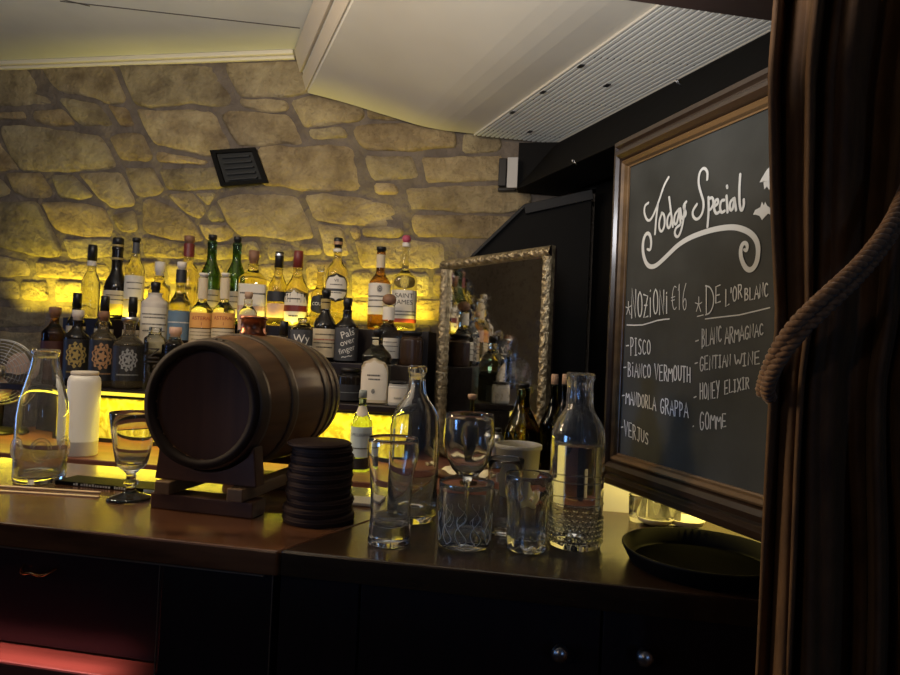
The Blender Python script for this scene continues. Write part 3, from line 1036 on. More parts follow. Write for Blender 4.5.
# --- top step
bottle(90, 17, 245, 261, 9, 268, 284, 7.5, 'A', G_FULL, BLACKP, 'clear bottle with tall black cap over a white collar, on the top step', collar=[(261, 266, PALECAP)], group=GA, cap='tall')
bottle(115, 22, 238, 246, 11, 268, 288, 10, 'A', BLACKG, BLACKP, 'black long-necked bottle with flared shoulder and yellow-cream label on the top step', group=GA, cap='tall',
       labels=[(291, 315, 1.5, CREAM, {'band': (0.0, 0.45, YELLAB), 'lines': [(0.8, 0.6, DARKINK), (0.62, 0.5, DARKINK)]})], collar=[(258, 260, GOLDINK), (245, 247, GOLDINK)])
bottle(134, 18, 238, 243, 8, 255, 271, 8, 'A', G_FULL, BLACKP, 'clear bottle with tall white label beside the black flared bottle on the top step', group=GA,
       labels=[(276, 300, 1.7, WHITEP, {'lines': [(0.7, 0.5, DARKINK), (0.45, 0.4, DARKINK)]}), (301, 318, 1.7, CREAM), (243, 254, 0.8, GREYLAB)])
bottle(158, 20, 262, 276, 10, 278, 292, 9, 'A', G_YEL, PALECAP, 'pale yellow bottle with chunky white cap behind the stoneware flagon', group=GA)
bottle(187, 20, 236, 244, 10, 259, 273, 9, 'A', G_YEL, WOODCAP, 'golden bottle with wooden stopper and maroon neck sleeve on the top step', group=GA, collar=[(244, 257, MAROON)])
bottle(210, 19, 235, 241, 8.5, 258, 276, 9, 'A', G_GRN, BLACKP, 'dark green wine-shaped bottle, the taller of two on the top step', group=GA, labels=[(290, 318, 1.4, CREAM, {'lines': SMALL})])
bottle(235, 19, 237, 243, 8, 259, 277, 8.5, 'A', G_GRN, BLACKP, 'dark green bottle beside the square clear one with wooden stopper', group=GA, labels=[(292, 318, 1.4, CREAM, {'lines': SMALL})])
r8 = bottle(252, 28, 251, 264, 10.5, 269, 280, 10, 'A', G_YEL, WOODCAP, 'square-shouldered clear bottle with wooden stopper and pale leafy label', group=GA, sq=0.8,
            labels=[(285, 322, 1.2, WHITEP, {'lines': [(0.75, 0.6, DARKINK)], 'text': [('❧', 0.4, 0.7, GREENINK)] if False else (), 'band': (0.30, 0.42, PINKLAB)})])
bottle(277, 20, 252, 268, 9, 271, 291, 8, 'A', G_YEL, BLACKP, 'round bottle with tall black capsule next to the maroon-capped one', group=GA, cap='tall', labels=[(292, 302, 1.5, BLACKLAB), (304, 318, 1.4, PINKLAB)], collar=[(254, 256, SILVER)])
bottle(296, 23, 251, 268, 10, 272, 292, 9, 'A', G_YEL, MAROON, 'rounded bottle with maroon capsule and ornate arched white label', group=GA, cap='tall', ang=-0.25,
       labels=[(291, 325, 1.35, WHITEP, {'shape': 'oval', 'edge': GOLDINK, 'band': (0.38, 0.56, MAROON), 'lines': [(0.75, 0.4, DARKINK), (0.25, 0.3, DARKINK)]}), (293, 303, 2.2, BLACKLAB)])
bottle(319, 17, 266, 272, 7, 285, 295, 7, 'A', G_YEL, G_CLEAR, 'small yellow bottle with round black label and glass stopper', group=GA,
       labels=[(295, 314, 1.4, BLACKLAB, {'shape': 'oval', 'text': [('COUTH', 0.5, 0.24, WHITEINK)]})])
bottle(336, 22, 238, 248, 9, 257, 274, 8, 'A', G_YEL, BLACKP, 'golden bottle with black cap and tall oval white label ringed in black', group=GA, collar=[(242, 245, BRONZEINK), (249, 252, WHITEP)],
       labels=[(276, 301, 1.15, WHITEP, {'shape': 'oval', 'edge': DARKINK, 'text': [('VII', 0.78, 0.16, DARKINK)], 'band': (0.36, 0.46, GREYLAB), 'lines': [(0.62, 0.5, DARKINK), (0.3, 0.4, DARKINK)]})])
bottle(379, 22, 247, 252, 10, 271, 285, 8.5, 'A', G_AMB, BLACKP, 'amber whisky bottle with broad white label beside the pink-capped bottle', group=GA,
       labels=[(284, 315, 1.9, WHITEP, {'crest': (0.22, GREYLAB, WHITEP), 'cz': 0.82, 'lines': [(0.58, 0.8, DARKINK), (0.45, 0.6, DARKINK), (0.25, 0.7, DARKINK)]}), (255, 268, 1.2, CREAM)])
bottle(404, 26, 235, 243, 9, 269, 280, 7, 'A', G_FULL, PINKRED, 'tall clear bottle with raspberry-pink cap, gold medallion and white label', group=GA, sq=0.45, cap='ball', collar=[(243, 247, PALECAP)],
       labels=[(276, 290, 0.9, GOLDINK, {'shape': 'oval', 'crest': (0.8, YELLAB, GOLDINK), 'cz': 0.5}),
               (291, 323, 1.75, WHITEP, {'text': [('SAINT', 0.82, 0.20, DARKINK), ('JAMES', 0.62, 0.20, DARKINK)], 'lines': [(0.34, 0.7, GREYLAB), (0.24, 0.6, GREYLAB)], 'band': (0.0, 0.12, REDINK)})])
# --- middle step
for px, yt, ln, lm in ((75, 293, 'dark bottle with black cap and cream label, second row nearest the fan', CREAM), (103, 296, 'dark bottle with black cap behind the bronze-crested bottle', CREAM), (131, 297, 'dark bottle with black cap behind the silver-crested bottle', CREAM)):
    bottle(px, 17, yt, yt + 15, 8.5, yt + 20, yt + 31, 7.5, 'B', BLACKG, BLACKP, ln, group=GB, cap='tall', labels=[(yt + 33, yt + 46, 1.8, lm, {'lines': [(0.6, 0.6, DARKINK)]})])
fl = bottle(154, 25, 282, 293, 9, 296, 304, 13, 'B', STONEWARE, BLACKP, 'white stoneware flagon with black stopper and two small loop handles', group=GB, glassname='stoneware_body',
            labels=[(308, 341, 1.5, WHITEP, {'lines': [(0.8, 0.7, GREYLAB), (0.7, 0.6, GREYLAB), (0.5, 0.7, GREYLAB), (0.3, 0.6, GREYLAB)]})])
for s in (-1, 1):
    m = MB(); m.tube([V((s * (0.030 + 0.008 * math.sin(math.pi * t / 8)), 0, 0.150 + 0.020 * t / 8)) for t in range(9)], 0.0025, 8); m.build('loop_handle', BLACKP, fl)
bottle(179, 21, 262, 270, 9, 290, 306, 9, 'B', G_FULL, PALECAP, 'clear bottle with white cap, black neck label and slate-blue label', group=GB, labels=[(270, 283, 1.7, BLACKLAB), (311, 340, 1.8, BLUELAB, {'lines': [(0.6, 0.7, WHITEINK)]})])
for px, ln in ((201, 'clear long-necked bottle with orange label, nearer the stoneware flagon'), (223, 'clear long-necked bottle with orange label, nearer the copper bung')):
    bottle(px, 22, 273, 277, 8.5, 300, 312, 8.5, 'B', G_FULL, PALECAP, ln, group='twin orange-labelled bottles', labels=[(278, 299, 1.4, CREAM), (313, 328, 1.8, ORANGE, {'text': [('ASTERAL', 0.62, 0.34, REDINK), ('1', 0.25, 0.3, REDINK)]}), (329, 345, 1.8, CREAM, {'lines': SMALL})])
bottle(247, 18, 292, 299, 8, 304, 314, 8, 'B', G_FULL, CORK, 'clear bottle with dusty pink label behind the copper bung', group=GB, labels=[(315, 330, 1.7, PINKLAB)])
bottle(324, 24, 290, 298, 9, 310, 327, 9, 'B', BLACKG, BLACKP, 'black round-shouldered bottle with big cream label and gold neck ring', group=GB, collar=[(299, 302, GOLDINK)],
       labels=[(329, 357, 1.7, CREAM, {'lines': [(0.8, 0.5, DARKINK), (0.62, 0.6, REDINK), (0.5, 0.6, DARKINK), (0.35, 0.4, DARKINK)]}), (303, 309, 1.3, GOLDINK)])
bottle(346, 23, 298, 310, 9, 317, 327, 9, 'B', BLACKG, BLACKP, 'black-labelled bottle with large white script lettering', group=GB,
       labels=[(328, 363, 1.9, GREYLAB, {'text': [('Pals', 0.82, 0.30, WHITEINK, 0.35), ('over', 0.58, 0.26, WHITEINK, 0.35), ('finger', 0.34, 0.24, WHITEINK, 0.35), ('~~', 0.14, 0.3, WHITEINK, 0.2)]})], ang=0.1)
bottle(387, 24, 294, 305, 14, 322, 334, 11, 'B', G_FULL, WOODCAP, 'clear bottle with dark brown ball stopper before the white-labelled whisky', group=GB, cap='ball', labels=[(307, 320, 1.5, WHITEP), (338, 358, 1.5, WHITEP, {'lines': SMALL})])
bottle(411, 23, 331, 336, 20, 338, 340, 20, 'B', mat('dark_brown_ceramic', (0.035, 0.018, 0.010), 0.3), BLACKP, 'plain dark brown jar next to the mirror', name='brown_jar', cat='jar', glassname='jar_body')
# --- lower step
bottle(53, 22, 307, 317, 11, 322, 334, 8, 'C', G_AMB, WOODCAP, 'dark red bottle with wooden stopper behind the milk bottle', group=GC, labels=[(341, 378, 1.7, mat('oxblood_paper', (0.05, 0.015, 0.012), 0.6))])
for px, w, yt, wc, cm, e1, ln in ((76, 23, 310, 11, PALECAP, GOLDINK, 'dark bottle with ridged pale cap and gold oval crest'), (102, 24, 311, 10.5, WOODCAP, BRONZEINK, 'dark bottle with bronze rosette crest on black label'),
                                  (128, 29, 317, 16, SILVER, SILVERINK, 'broad dark bottle with silver cap and silver crest on black label')):
    bottle(px, w, yt, yt + (10 if px < 120 else 6), wc, yt + 16, yt + 28, 9 if px < 120 else 11, 'C', mat('smoke_glass_%s' % e1.name.split('_')[0], (0.40, 0.33, 0.22), 0.05, trans=0.9, ior=1.36) if px > 100 else BLACKG, cm, ln, group=GC,
           labels=[(yt + 29, 380 if px > 80 else 378, 2.4, BLACKLAB, {'crest': (0.62, e1, BLACKLAB), 'cz': 0.60, 'lines': [(0.17, 0.3, e1)]})])
bottle(154, 20, 327, 332, 12, 334, 339, 12, 'C', G_FULL, G_CLEAR, 'clear gin bottle with vertical lettering beside the barrel', group=GC, labels=[(342, 380, 0.9, G_FULL, {'text': [('GIN', 0.5, 0.42, DARKINK, 'v')]})])
bottle(174, 20, 327, 337, 12, 338, 345, 11, 'C', G_FULL, PINKLAB, 'clear bottle with dusty pink stopper just behind the barrel head', group=GC)
bottle(282, 22, 321, 335, 9, 342, 352, 8, 'C', G_YEL, BLACKP, 'yellow bottle with black cap peeping over the barrel', group=GC, cap='tall')
bottle(301, 22, 318, 323, 9, 325, 329, 9, 'C', G_YEL, G_CLEAR, 'yellow bottle with grey script label peeping over the barrel', group=GC, labels=[(330, 362, 1.9, GREYLAB, {'text': [('Wy', 0.72, 0.36, WHITEINK)], 'lines': [(0.5, 0.7, WHITEINK)]})])
bottle(350, 26, 368, 373, 20, 374, 376, 21, 'C', BLACKG, BLACKP, 'squat black jar under the script-labelled bottle', name='black_jar', cat='jar', glassname='jar_body', labels=[(384, 400, 1.6, BLACKLAB, {'lines': [(0.5, 0.6, SILVERINK)]})], ymid=385)
bottle(376, 30, 329, 337, 10, 343, 357, 11, 'C', G_FULL, BLACKP, 'large clear bottle with tall arched white label above the lit panel', group=GC, sq=0.5,
       labels=[(360, 399, 0.85, WHITEP, {'shape': 'arch', 'edge': CREAM, 'lines': [(0.62, 0.5, GREYLAB), (0.52, 0.4, GREYLAB)], 'crest': (0.12, GREYLAB, WHITEP), 'cz': 0.22})], ang=-0.15)
tin = bottle(398, 20, 381, 384, 17, 385, 386, 18.5, (1.75, Z_C), mat('white_tin', (0.55, 0.53, 0.49), 0.4), BLACKP, 'small white canister with dark lid by the clear label bottle', name='canister', cat='canister', glassname='tin_body', ymid=394,
             labels=[(388, 402, 1.2, WHITEP, {'text': [('PAPER', 0.3, 0.2, GREYLAB)]})])

# mineral water bottle and others on the ledge
bottle(361, 21, 390, 398, 8.5, 405, 424, 7.5, (1.60, Z_L), G_PGRN, mat('grey_cap', (0.30, 0.34, 0.33), 0.5), 'small green mineral water bottle with pale blue label on the back ledge', name='water_bottle', cap='tall',
       labels=[(426, 456, 1.8, PALEBLUE, {'text': [('S.PELLEGRINO', 0.72, 0.115, DARKINK), ('★', 0.45, 0.2, REDINK)] if False else [('S.PELLEGRINO', 0.74, 0.13, mat('navy_ink', (0.03, 0.05, 0.14), 0.6))], 'lines': [(0.3, 0.6, DARKINK)]}), (457, 467, 1.8, BLACKLAB),
               (405, 416, 1.5, WHITEP, {'shape': 'oval'})], ymid=440)
for px, ln in ((552, 'corked dark wine bottle, the one nearer the mirror'), (563, 'corked dark wine bottle, half behind the glass bottle neck')):
    bottle(px, 27 if px == 552 else 26, 374, 384, 7.5, 395, 428, 7.5, (1.555 if px == 552 else 1.487, Z_L), G_OLV, CORK, ln, name='wine_bottle', group='corked wine bottles by the mirror', cap='tall', ymid=450)
bottle(521, 38, 383, 388, 13, 400, 435, 13, (1.555, Z_L), G_OLV, BLACKP, 'big dark olive bottle in front of the mirror', name='wine_bottle', ymid=450)
bottle(470, 20, 394, 399, 9, 414, 430, 4, (1.54, Z_L), G_OLV, CORK, 'thin-necked dark bottle with cork seen above the wine glass', name='pourer_bottle', ymid=450)
bottle(497, 12, 428, 432, 8, 434, 438, 8, (1.50, Z_L), SILVER, BLACKP, 'small silver shaker standing behind the white tub', name='shaker', cat='shaker', glassname='shaker_body', ymid=450)

# ------------------------------------------------------------------ mirror
MY = R(54)
mu = V((math.cos(MY), -math.sin(MY), 0)); mn = V((-math.sin(MY), -math.cos(MY), 0))
pm = hit_d(446, 300, 1.91)
tl = hit_plane(443, 257, pm, mn); tr = hit_plane(552, 250, pm, mn)
mw = (tr - tl).dot(mu); mz1 = (tl.z + tr.z) / 2; mz0 = Z_L
mh = mz1 - mz0
mr = thing('mirror', 'foxed antique mirror in carved gilt frame leaning by the black column', 'mirror', V((tl.x, tl.y, mz0)), -MY)
fw = 0.027
m = MB(); m.box(fw * 0.8, mw - fw * 0.8, 0.006, 0.010, fw * 0.8, mh - fw * 0.8); m.build('mirror_glass', MIRROR, mr)
m = MB(); m.box(0.004, mw - 0.004, 0.011, 0.022, 0.004, mh - 0.004); m.build('backing', W_DARK, mr)


def carved(L, wd):
    """relief strip: x along, y depth(-), z across"""
    nx, nz = int(L / 0.0026), 12
    vs = []
    for i in range(nx + 1):
        for j in range(nz + 1):
            x = L * i / nx; t = j / nz
            base = 0.012 * math.sin(math.pi * min(1, max(0, t))) ** 0.6
            rel = 0.5 * math.sin(x * 330) * math.sin(t * 9) + 0.5 * math.sin(x * 190 + t * 7) + random.uniform(-0.35, 0.35)
            vs.append((x, -base - 0.0035 * rel * math.sin(math.pi * t), t * wd))
    fs = [(i * (nz + 1) + j, (i + 1) * (nz + 1) + j, (i + 1) * (nz + 1) + j + 1, i * (nz + 1) + j + 1) for i in range(nx) for j in range(nz)]
    return vs, fs


for (L, tf) in ((mw, lambda p: (p[0], p[1], mh - fw + p[2])), (mw, lambda p: (p[0], p[1], p[2])),
                (mh - 2 * fw, lambda p: (fw - p[2], p[1], fw + p[0])), (mh - 2 * fw, lambda p: (mw - fw + p[2], p[1], mh - fw - p[0]))):
    vs, fs = carved(L, fw)
    m = MB(); m.add([tf(p) for p in vs], fs, 0, True)
    b0 = [tf((0, 0.012, 0)), tf((L, 0.012, 0)), tf((L, 0.012, fw)), tf((0, 0.012, fw)), tf((0, 0, 0)), tf((L, 0, 0)), tf((L, 0, fw)), tf((0, 0, fw))]
    m.add(b0, [(0, 3, 2, 1), (0, 1, 5, 4), (2, 3, 7, 6), (1, 2, 6, 5), (3, 0, 4, 7)])
    m.build('frame_side', GILT, mr)

# ------------------------------------------------------------------ desk fan at the edge
fc = hit_d(0, 372, 1.74)
fan = thing('desk_fan', 'small desk fan with wire guard at the end of the back bar', 'fan', V((fc.x, fc.y, Z_L)), -TH + 0.55)
h = fc.z - Z_L
FR = 0.098
m = MB()
for k in range(9):
    r = FR * (0.25 + 0.75 * k / 8); y = -0.045 + 0.03 * (r / FR) ** 2
    m.tube([V((r * math.cos(a), y, h + r * math.sin(a))) for a in [2 * math.pi * i / 40 for i in range(40)]], 0.0011, 5, closed=True)
for k in range(16):
    a = 2 * math.pi * k / 16
    m.tube([V((FR * s * math.cos(a), -0.045 + 0.03 * s * s, h + FR * s * math.sin(a))) for s in (0.2, 0.5, 0.8, 1.0)] + [V((FR * 1.02 * math.cos(a), 0.02, h + FR * 1.02 * math.sin(a)))], 0.0010, 5)
m.tube([V((FR * 1.02 * math.cos(a), 0.0, h + FR * 1.02 * math.sin(a))) for a in [2 * math.pi * i / 40 for i in range(40)]], 0.003, 6, closed=True)
m.build('wire_guard', STEEL, fan)
for b in range(3):
    m = MB(); vs = []
    for i in range(7):
        for j in range(7):
            s = 0.18 + 0.70 * i / 6; a = b * 2.094 + 0.5 + (j / 6 - 0.5) * 1.25 * math.sin(math.pi * (0.25 + 0.6 * i / 6))
            vs.append((FR * s * math.cos(a), 0.012 * (j / 6 - 0.5) * 2 - 0.005, h + FR * s * math.sin(a)))
    f1 = [(i * 7 + j, i * 7 + j + 1, (i + 1) * 7 + j + 1, (i + 1) * 7 + j) for i in range(6) for j in range(6)]
    m.add(vs, f1, 0, True); m.add([(x, y + 0.0015, z) for x, y, z in vs], [tuple(reversed(f)) for f in f1], 0, True)
    m.build('blade', mat('fan_blade', (0.50, 0.36, 0.30), 0.45) if b == 0 else MATS['fan_blade'], fan)
m = MB(); m.lathe([(0, -0.03), (0.014, -0.028), (0.02, -0.01), (0.02, 0.05), (0.012, 0.06), (0, 0.06)], 20)
hub = MB(); hub.add([(v.x, v.z, h + v.y) for v in m.v], [tuple(reversed(f)) for f in m.f], 0, True); hub.build('hub', STEEL, fan)
m = MB(); m.tube([(0, 0.03, 0.01), (0, 0.045, h * 0.5), (0, 0.04, h - 0.012)], 0.007, 10); m.build('stand', BLACKP, fan)
m = MB(); m.lathe([(0, 0), (0.065, 0), (0.065, 0.006), (0.05, 0.014), (0.015, 0.02), (0, 0.02)], 28); m.build('base', BLACKP, fan)

# ------------------------------------------------------------------ the bar counter
DF, DB = 0.822, 1.24
pf = hit_z(288, 548, Z_T); pk = hit_z(353, 526, Z_T)
aS = a_of(pf); dS = pf.dot(N)
sl = (a_of(pk) - aS) / (pk.dot(N) - dS)
a_front = aS + sl * (DF - dS); a_back = aS + sl * (DB - dS)
tk = 0.034
m = MB(); m.prism([bar(-1.9, DF, Z_T - tk), bar(a_front - 0.0012, DF, Z_T - tk), bar(a_back - 0.0012, DB, Z_T - tk), bar(-1.9, DB, Z_T - tk)], (0, 0, tk))
o = m.build('worktop', W_TOP, bevel=0.003)
tag(o, 'polished brown wooden bar top under the barrel and milk bottle', 'bar top')
m = MB(); m.prism([bar(a_front + 0.0012, DF + 0.004, Z_T - tk), bar(0.56, DF + 0.004, Z_T - tk), bar(0.56, DB, Z_T - tk), bar(a_back + 0.0012, DB, Z_T - tk)], (0, 0, tk))
o = m.build('worktop', W_TOPD, bevel=0.003)
tag(o, 'darker wooden bar top under the glasses and black tray', 'bar top')

# front of the bar: two cabinet carcasses
aL1 = a_of(hit_d(163, 600, 0.87)); aL2 = a_of(hit_d(272, 600, 0.85))
cab = thing('bar_cabinet', 'dark bar front under the brown bar top, with drawer and red-lit ledge', 'cabinet', bar(-1.0, 0.9, 0), -TH)


def cbx(m, a0, a1, d0, d1, z0, z1, mi=0, oa=-1.0, od=0.9):
    return m.box(a0 - oa, a1 - oa, d0 - od, d1 - od, z0, z1, mi)


zt = Z_T - tk - 0.0005
zl = 0.913
m = MB(); cbx(m, -1.9, aL2, 0.905, DB - 0.01, 0.0, zt); m.build('carcass', W_DARK, cab)
m = MB(); cbx(m, -1.85, aL1 - 0.002, 0.885, 0.904, zl + 0.004, zt - 0.003); dr = m.build('drawer_front', wood('drawer_wood', (0.020, 0.011, 0.014), (0.011, 0.007, 0.010), 0.35, 'x'), cab, bevel=0.002)
m = MB(); cbx(m, aL1 + 0.002, aL2 - 0.004, 0.860, 0.904, 0.02, zt - 0.003); m.build('end_panel', W_DARK, cab, bevel=0.002)
m = MB(); cbx(m, -1.85, aL1 - 0.001, 0.838, 0.904, zl - 0.010, zl); cbx(m, -1.85, aL1 - 0.001, 0.845, 0.904, zl - 0.05, zl - 0.010); m.build('ledge', W_RED, cab, bevel=0.003)
m = MB(); cbx(m, -1.9, aL2 - 0.002, 0.8235, 0.8265, zt - 0.002, zt)
for a in (aL1, aL2 - 0.004): cbx(m, a - 0.0008, a + 0.0008, 0.8575, 0.8595, 0.03, zt - 0.012)
m.build('edge_strip', mat('brushed_edging', (0.30, 0.24, 0.18), 0.35, 0.8), cab)
hp = hit_d(41, 569, 0.885)
ha = a_of(hp) + 1.0
m = MB()
pts = [V((ha + x, -0.016 - y, hp.z + z)) for x, y, z in ((-0.028, 0, 0.004), (-0.022, 0.014, -0.001), (-0.012, 0.018, -0.003), (0, 0.02, 0.003), (0.012, 0.018, -0.003), (0.022, 0.014, -0.001), (0.028, 0, 0.004))]
m.tube(smoothpath(pts, 2), 0.0026, 8); m.build('handle', BRASS, dr)
cab2 = thing('bar_cabinet', 'black-stained bar front under the darker bar top, with two round knobs', 'cabinet', bar(0.1, 0.9, 0), -TH)
aR = [aL2 + 0.004, a_of(hit_d(358, 620, 0.86)), a_of(hit_d(602, 620, 0.86)), 0.55]
m = MB(); cbx(m, aR[0], aR[3], 0.885, DB - 0.01, 0.0, zt, oa=0.1); m.build('carcass', W_DARK, cab2)
for i, (a0, a1) in enumerate(zip(aR, aR[1:])):
    m = MB(); cbx(m, a0 + 0.0015, a1 - 0.0015, 0.862, 0.884, 0.03, zt - 0.006, oa=0.1)
    dr = m.build('door' if i else 'side_panel', W_DARK, cab2, bevel=0.002)
    if i:
        kp = hit_d(560 if i == 1 else 645, 653 if i == 1 else 657, 0.845)
        m = MB(); m.lathe([(0, 0), (0.005, 0), (0.005, 0.010), (0.010, 0.014), (0.0115, 0.020), (0.009, 0.026), (0, 0.028)], 20)
        k2 = MB(); k2.add([(v.x + a_of(kp) - 0.1, -v.z - 0.038, v.y + kp.z) for v in m.v], m.f, 0, True); k2.build('knob', STEEL, dr)

# ------------------------------------------------------------------ barrel on its cradle
BD = 0.955
bc = hit_d(200, 405, BD)
BYAW = R(13)
kf = (bc - EYE).dot(FWD) / F
RH = 63 * kf
BL, RBEL = 0.330, RH * 1.17
ba = V((math.sin(BYAW), math.cos(BYAW), 0))
brl = thing('barrel', 'small dark oak barrel with iron hoops lying on a wooden cradle', 'barrel', V((bc.x, bc.y, 0)), -BYAW)
zc_ = bc.z
rb = lambda t: RH + (RBEL - RH) * (1 - (2 * t - 1) ** 2)


def ylathe(prof, seg=64, stave=0):
    """lathe about the y axis at the barrel's centre height: prof [(r, y)]"""
    vs = []; rings = []
    for r, y in prof:
        if r < 1e-6:
            rings.append([len(vs)]); vs.append((0, y, zc_)); continue
        ids = []
        for k in range(seg):
            a = 2 * math.pi * k / seg
            rr = r - (0.0011 if stave and k % stave == 0 else 0)
            ids.append(len(vs)); vs.append((rr * math.cos(a), y, zc_ + rr * math.sin(a)))
        rings.append(ids)
    fs = []
    for A, B in zip(rings, rings[1:]):
        for k in range(seg):
            j = (k + 1) % seg
            if len(A) == 1: fs.append((A[0], B[k], B[j]))
            elif len(B) == 1: fs.append((A[j], A[k], B[0]))
            else: fs.append((A[j], A[k], B[k], B[j]))
    return vs, fs


m = MB()
pr = [(RH - 0.012, 0.016), (RH - 0.010, 0.0), (RH - 0.002, 0.0)] + [(rb(t / 20), BL * t / 20) for t in range(1, 20)] + [(RH - 0.002, BL), (RH - 0.010, BL), (RH - 0.012, BL - 0.016)]
vs, fs = ylathe(pr, 120, 6); m.add(vs, fs, 0, True); m.build('staves', W_BARREL, brl)
for y, nm in ((0.014, 'head'), (BL - 0.014, 'head')):
    m = MB(); vs, fs = ylathe([(0, y), (RH - 0.011, y)] if y < 0.1 else [(RH - 0.011, y), (0, y)], 64); m.add(vs, fs); m.build(nm, W_HEAD, brl)
m = MB()
for y in (0.0005, ):
    vs, fs = ylathe([(RH - 0.012, 0.013), (RH - 0.0125, -0.0012), (RH + 0.0012, -0.0012), (RH + 0.0016, 0.016), (RH - 0.001, 0.016)], 64); m.add(vs, fs, 0, True)
m.build('rim', mat('charred_rim', (0.022, 0.012, 0.007), 0.65, spec=0.2), brl)
for t0, t1 in ((0.02, 0.095), (0.27, 0.335), (0.665, 0.73), (0.80, 0.86), (0.91, 0.985)):
    m = MB()
    ts = [t0 + (t1 - t0) * i / 4 for i in range(5)]
    pr = [(rb(t0) - 0.001, BL * t0)] + [(rb(t) + 0.0022, BL * t) for t in ts] + [(rb(t1) - 0.001, BL * t1)]
    vs, fs = ylathe(pr, 64); m.add(vs, fs, 0, True)
    hp_ = m.build('hoop', IRON, brl)
    m = MB()
    for ang in (1.35, 1.47):
        tm = (t0 + t1) / 2; r = rb(tm) + 0.0026
        m.lathe([(0, -0.001), (0.0028, -0.001), (0.0022, 0.001), (0, 0.0016)], 10, c=(r * math.cos(ang), BL * tm, zc_ + r * math.sin(ang)))
    m.build('rivet', IRON, hp_)
m = MB()
tb = 0.46; rz = rb(tb)
m.lathe([(0, rz - 0.004), (0.0235, rz - 0.004), (0.0235, rz + 0.004), (0.022, rz + 0.006), (0.022, rz + 0.026), (0.0245, rz + 0.027), (0.0245, rz + 0.031), (0.023, rz + 0.033), (0, rz + 0.033)], 28, c=(0.0, BL * tb, zc_))
m.build('bung', COPPER, brl)

cr = thing('barrel_cradle', 'wooden cradle of saddles and rails carrying the oak barrel', 'cradle', V((bc.x + 0.006, bc.y, Z_T)), -BYAW)
cw = 0.092
zbot = zc_ - Z_T


def saddle(y0, y1, z0, z1, tt):
    r = rb(tt) + 0.0028
    m = MB(); poly = [(-cw, z0)]
    poly += [(cw, z0), (cw * 0.92, z1)]
    arc = []
    for i in range(0, 17):
        x = cw * 0.80 * (1 - 2 * i / 16)
        arc.append((x, zbot - math.sqrt(max(r * r - x * x, 0.0))))
    arc = [(x, min(z, z1)) for x, z in arc]
    poly += arc + [(-cw * 0.92, z1)]
    m.prism([(x, y0, z) for x, z in poly], (0, y1 - y0, 0))
    return m


zs0 = 0.047
zs1 = zbot - RH * 0.62
for (y0, y1) in ((0.012, 0.040), (0.215, 0.243)):
    saddle(y0, y1, zs0, zs1, ((y0 + y1) / 2) / BL).build('saddle', W_CRADLE, cr, bevel=0.002)
for x in (-0.080, 0.050):
    m = MB(); m.box(x, x + 0.028, -0.004, 0.27, 0.0255, zs0 - 0.0005); m.build('rail', wood('rail_end', (0.22, 0.13, 0.06), (0.14, 0.08, 0.035), 0.5, 'y') if x < 0 else MATS['rail_end'], cr, bevel=0.002)
for (y0, y1) in ((0.004, 0.045), (0.212, 0.252)):
    m = MB(); m.box(-cw, cw, y0, y1, 0.0, 0.025); m.build('foot_beam', W_CRADLE, cr, bevel=0.002)

# ------------------------------------------------------------------ stack of coasters
cs = hit_z(311.5, 524, Z_T); cs = cs + N * 0.03
z = Z_T
th = [0.013] * 9 + [0.006]
ord_ = ['lowest', 'second from the bottom', 'third from the bottom', 'fourth from the bottom', 'fifth from the bottom', 'sixth from the bottom', 'fourth from the top', 'third from the top', 'second from the top', 'topmost and thinnest']
rad = [0.056, 0.054, 0.052, 0.051, 0.0505, 0.0515, 0.050, 0.0495, 0.047, 0.0495]
for i, t in enumerate(th):
    r = rad[i]
    m = MB()
    m.lathe([(0, 0), (r - 0.002, 0), (r, 0.002), (r - 0.0012, t * 0.5), (r, t - 0.002), (r - 0.002, t), (0, t)], 36)
    off = (random.uniform(-0.0025, 0.0025), random.uniform(-0.0025, 0.0025)) if i else (0, 0)
    if i == 9: off = (-0.004, -0.002)
    o = m.build('coaster', COAST, loc=(cs.x + off[0], cs.y + off[1], z))
    m2 = MB()
    m2.tube([V(((r + 0.0004) * math.cos(a), (r + 0.0004) * math.sin(a), t * 0.5)) for a in [2 * math.pi * k / 40 for k in range(40)]], 0.0012, 6, closed=True)
    m2.build('stitched_edge', COAST, o)
    tag(o, 'dark brown leather coaster, %s of the stack beside the barrel cradle' % ord_[i], 'coaster', 'stack of dark coasters')
    z += t + 0.0001


# ------------------------------------------------------------------ glassware on the counter
def place(px, py, z=Z_T):
    return hit_z(px, py, z)


def mpp(p):
    return (p - EYE).dot(FWD) / F


def glassware(name, label, cat, px, pybase, prof_px, wall_in, mats=G_CLEAR, seg=48, group=None, flute=None, z=Z_T):
    """prof_px: outer (halfwidth px, height px above base); inner wall list the same way"""
    p = place(px, pybase, z); k = mpp(p)
    root = thing(name, label, cat, p, -math.atan2(p.x, p.y), group)
    pr = [(r * k, h * k) for r, h in prof_px] + [(r * k, h * k) for r, h in wall_in]
    m = MB(); m.lathe(pr, seg)
    if flute:
        n, dep, h0, h1 = flute
        for v in m.v:
            hh = v.z / k
            if h0 < hh < h1:
                a = math.atan2(v.y, v.x); rr = math.hypot(v.x, v.y)
                s = 1 - dep * (0.5 + 0.5 * math.cos(n * a)) * min(1, (hh - h0) / 4) * min(1, (h1 - hh) / 4)
                v.x *= s; v.y *= s
    return root, m, k, p


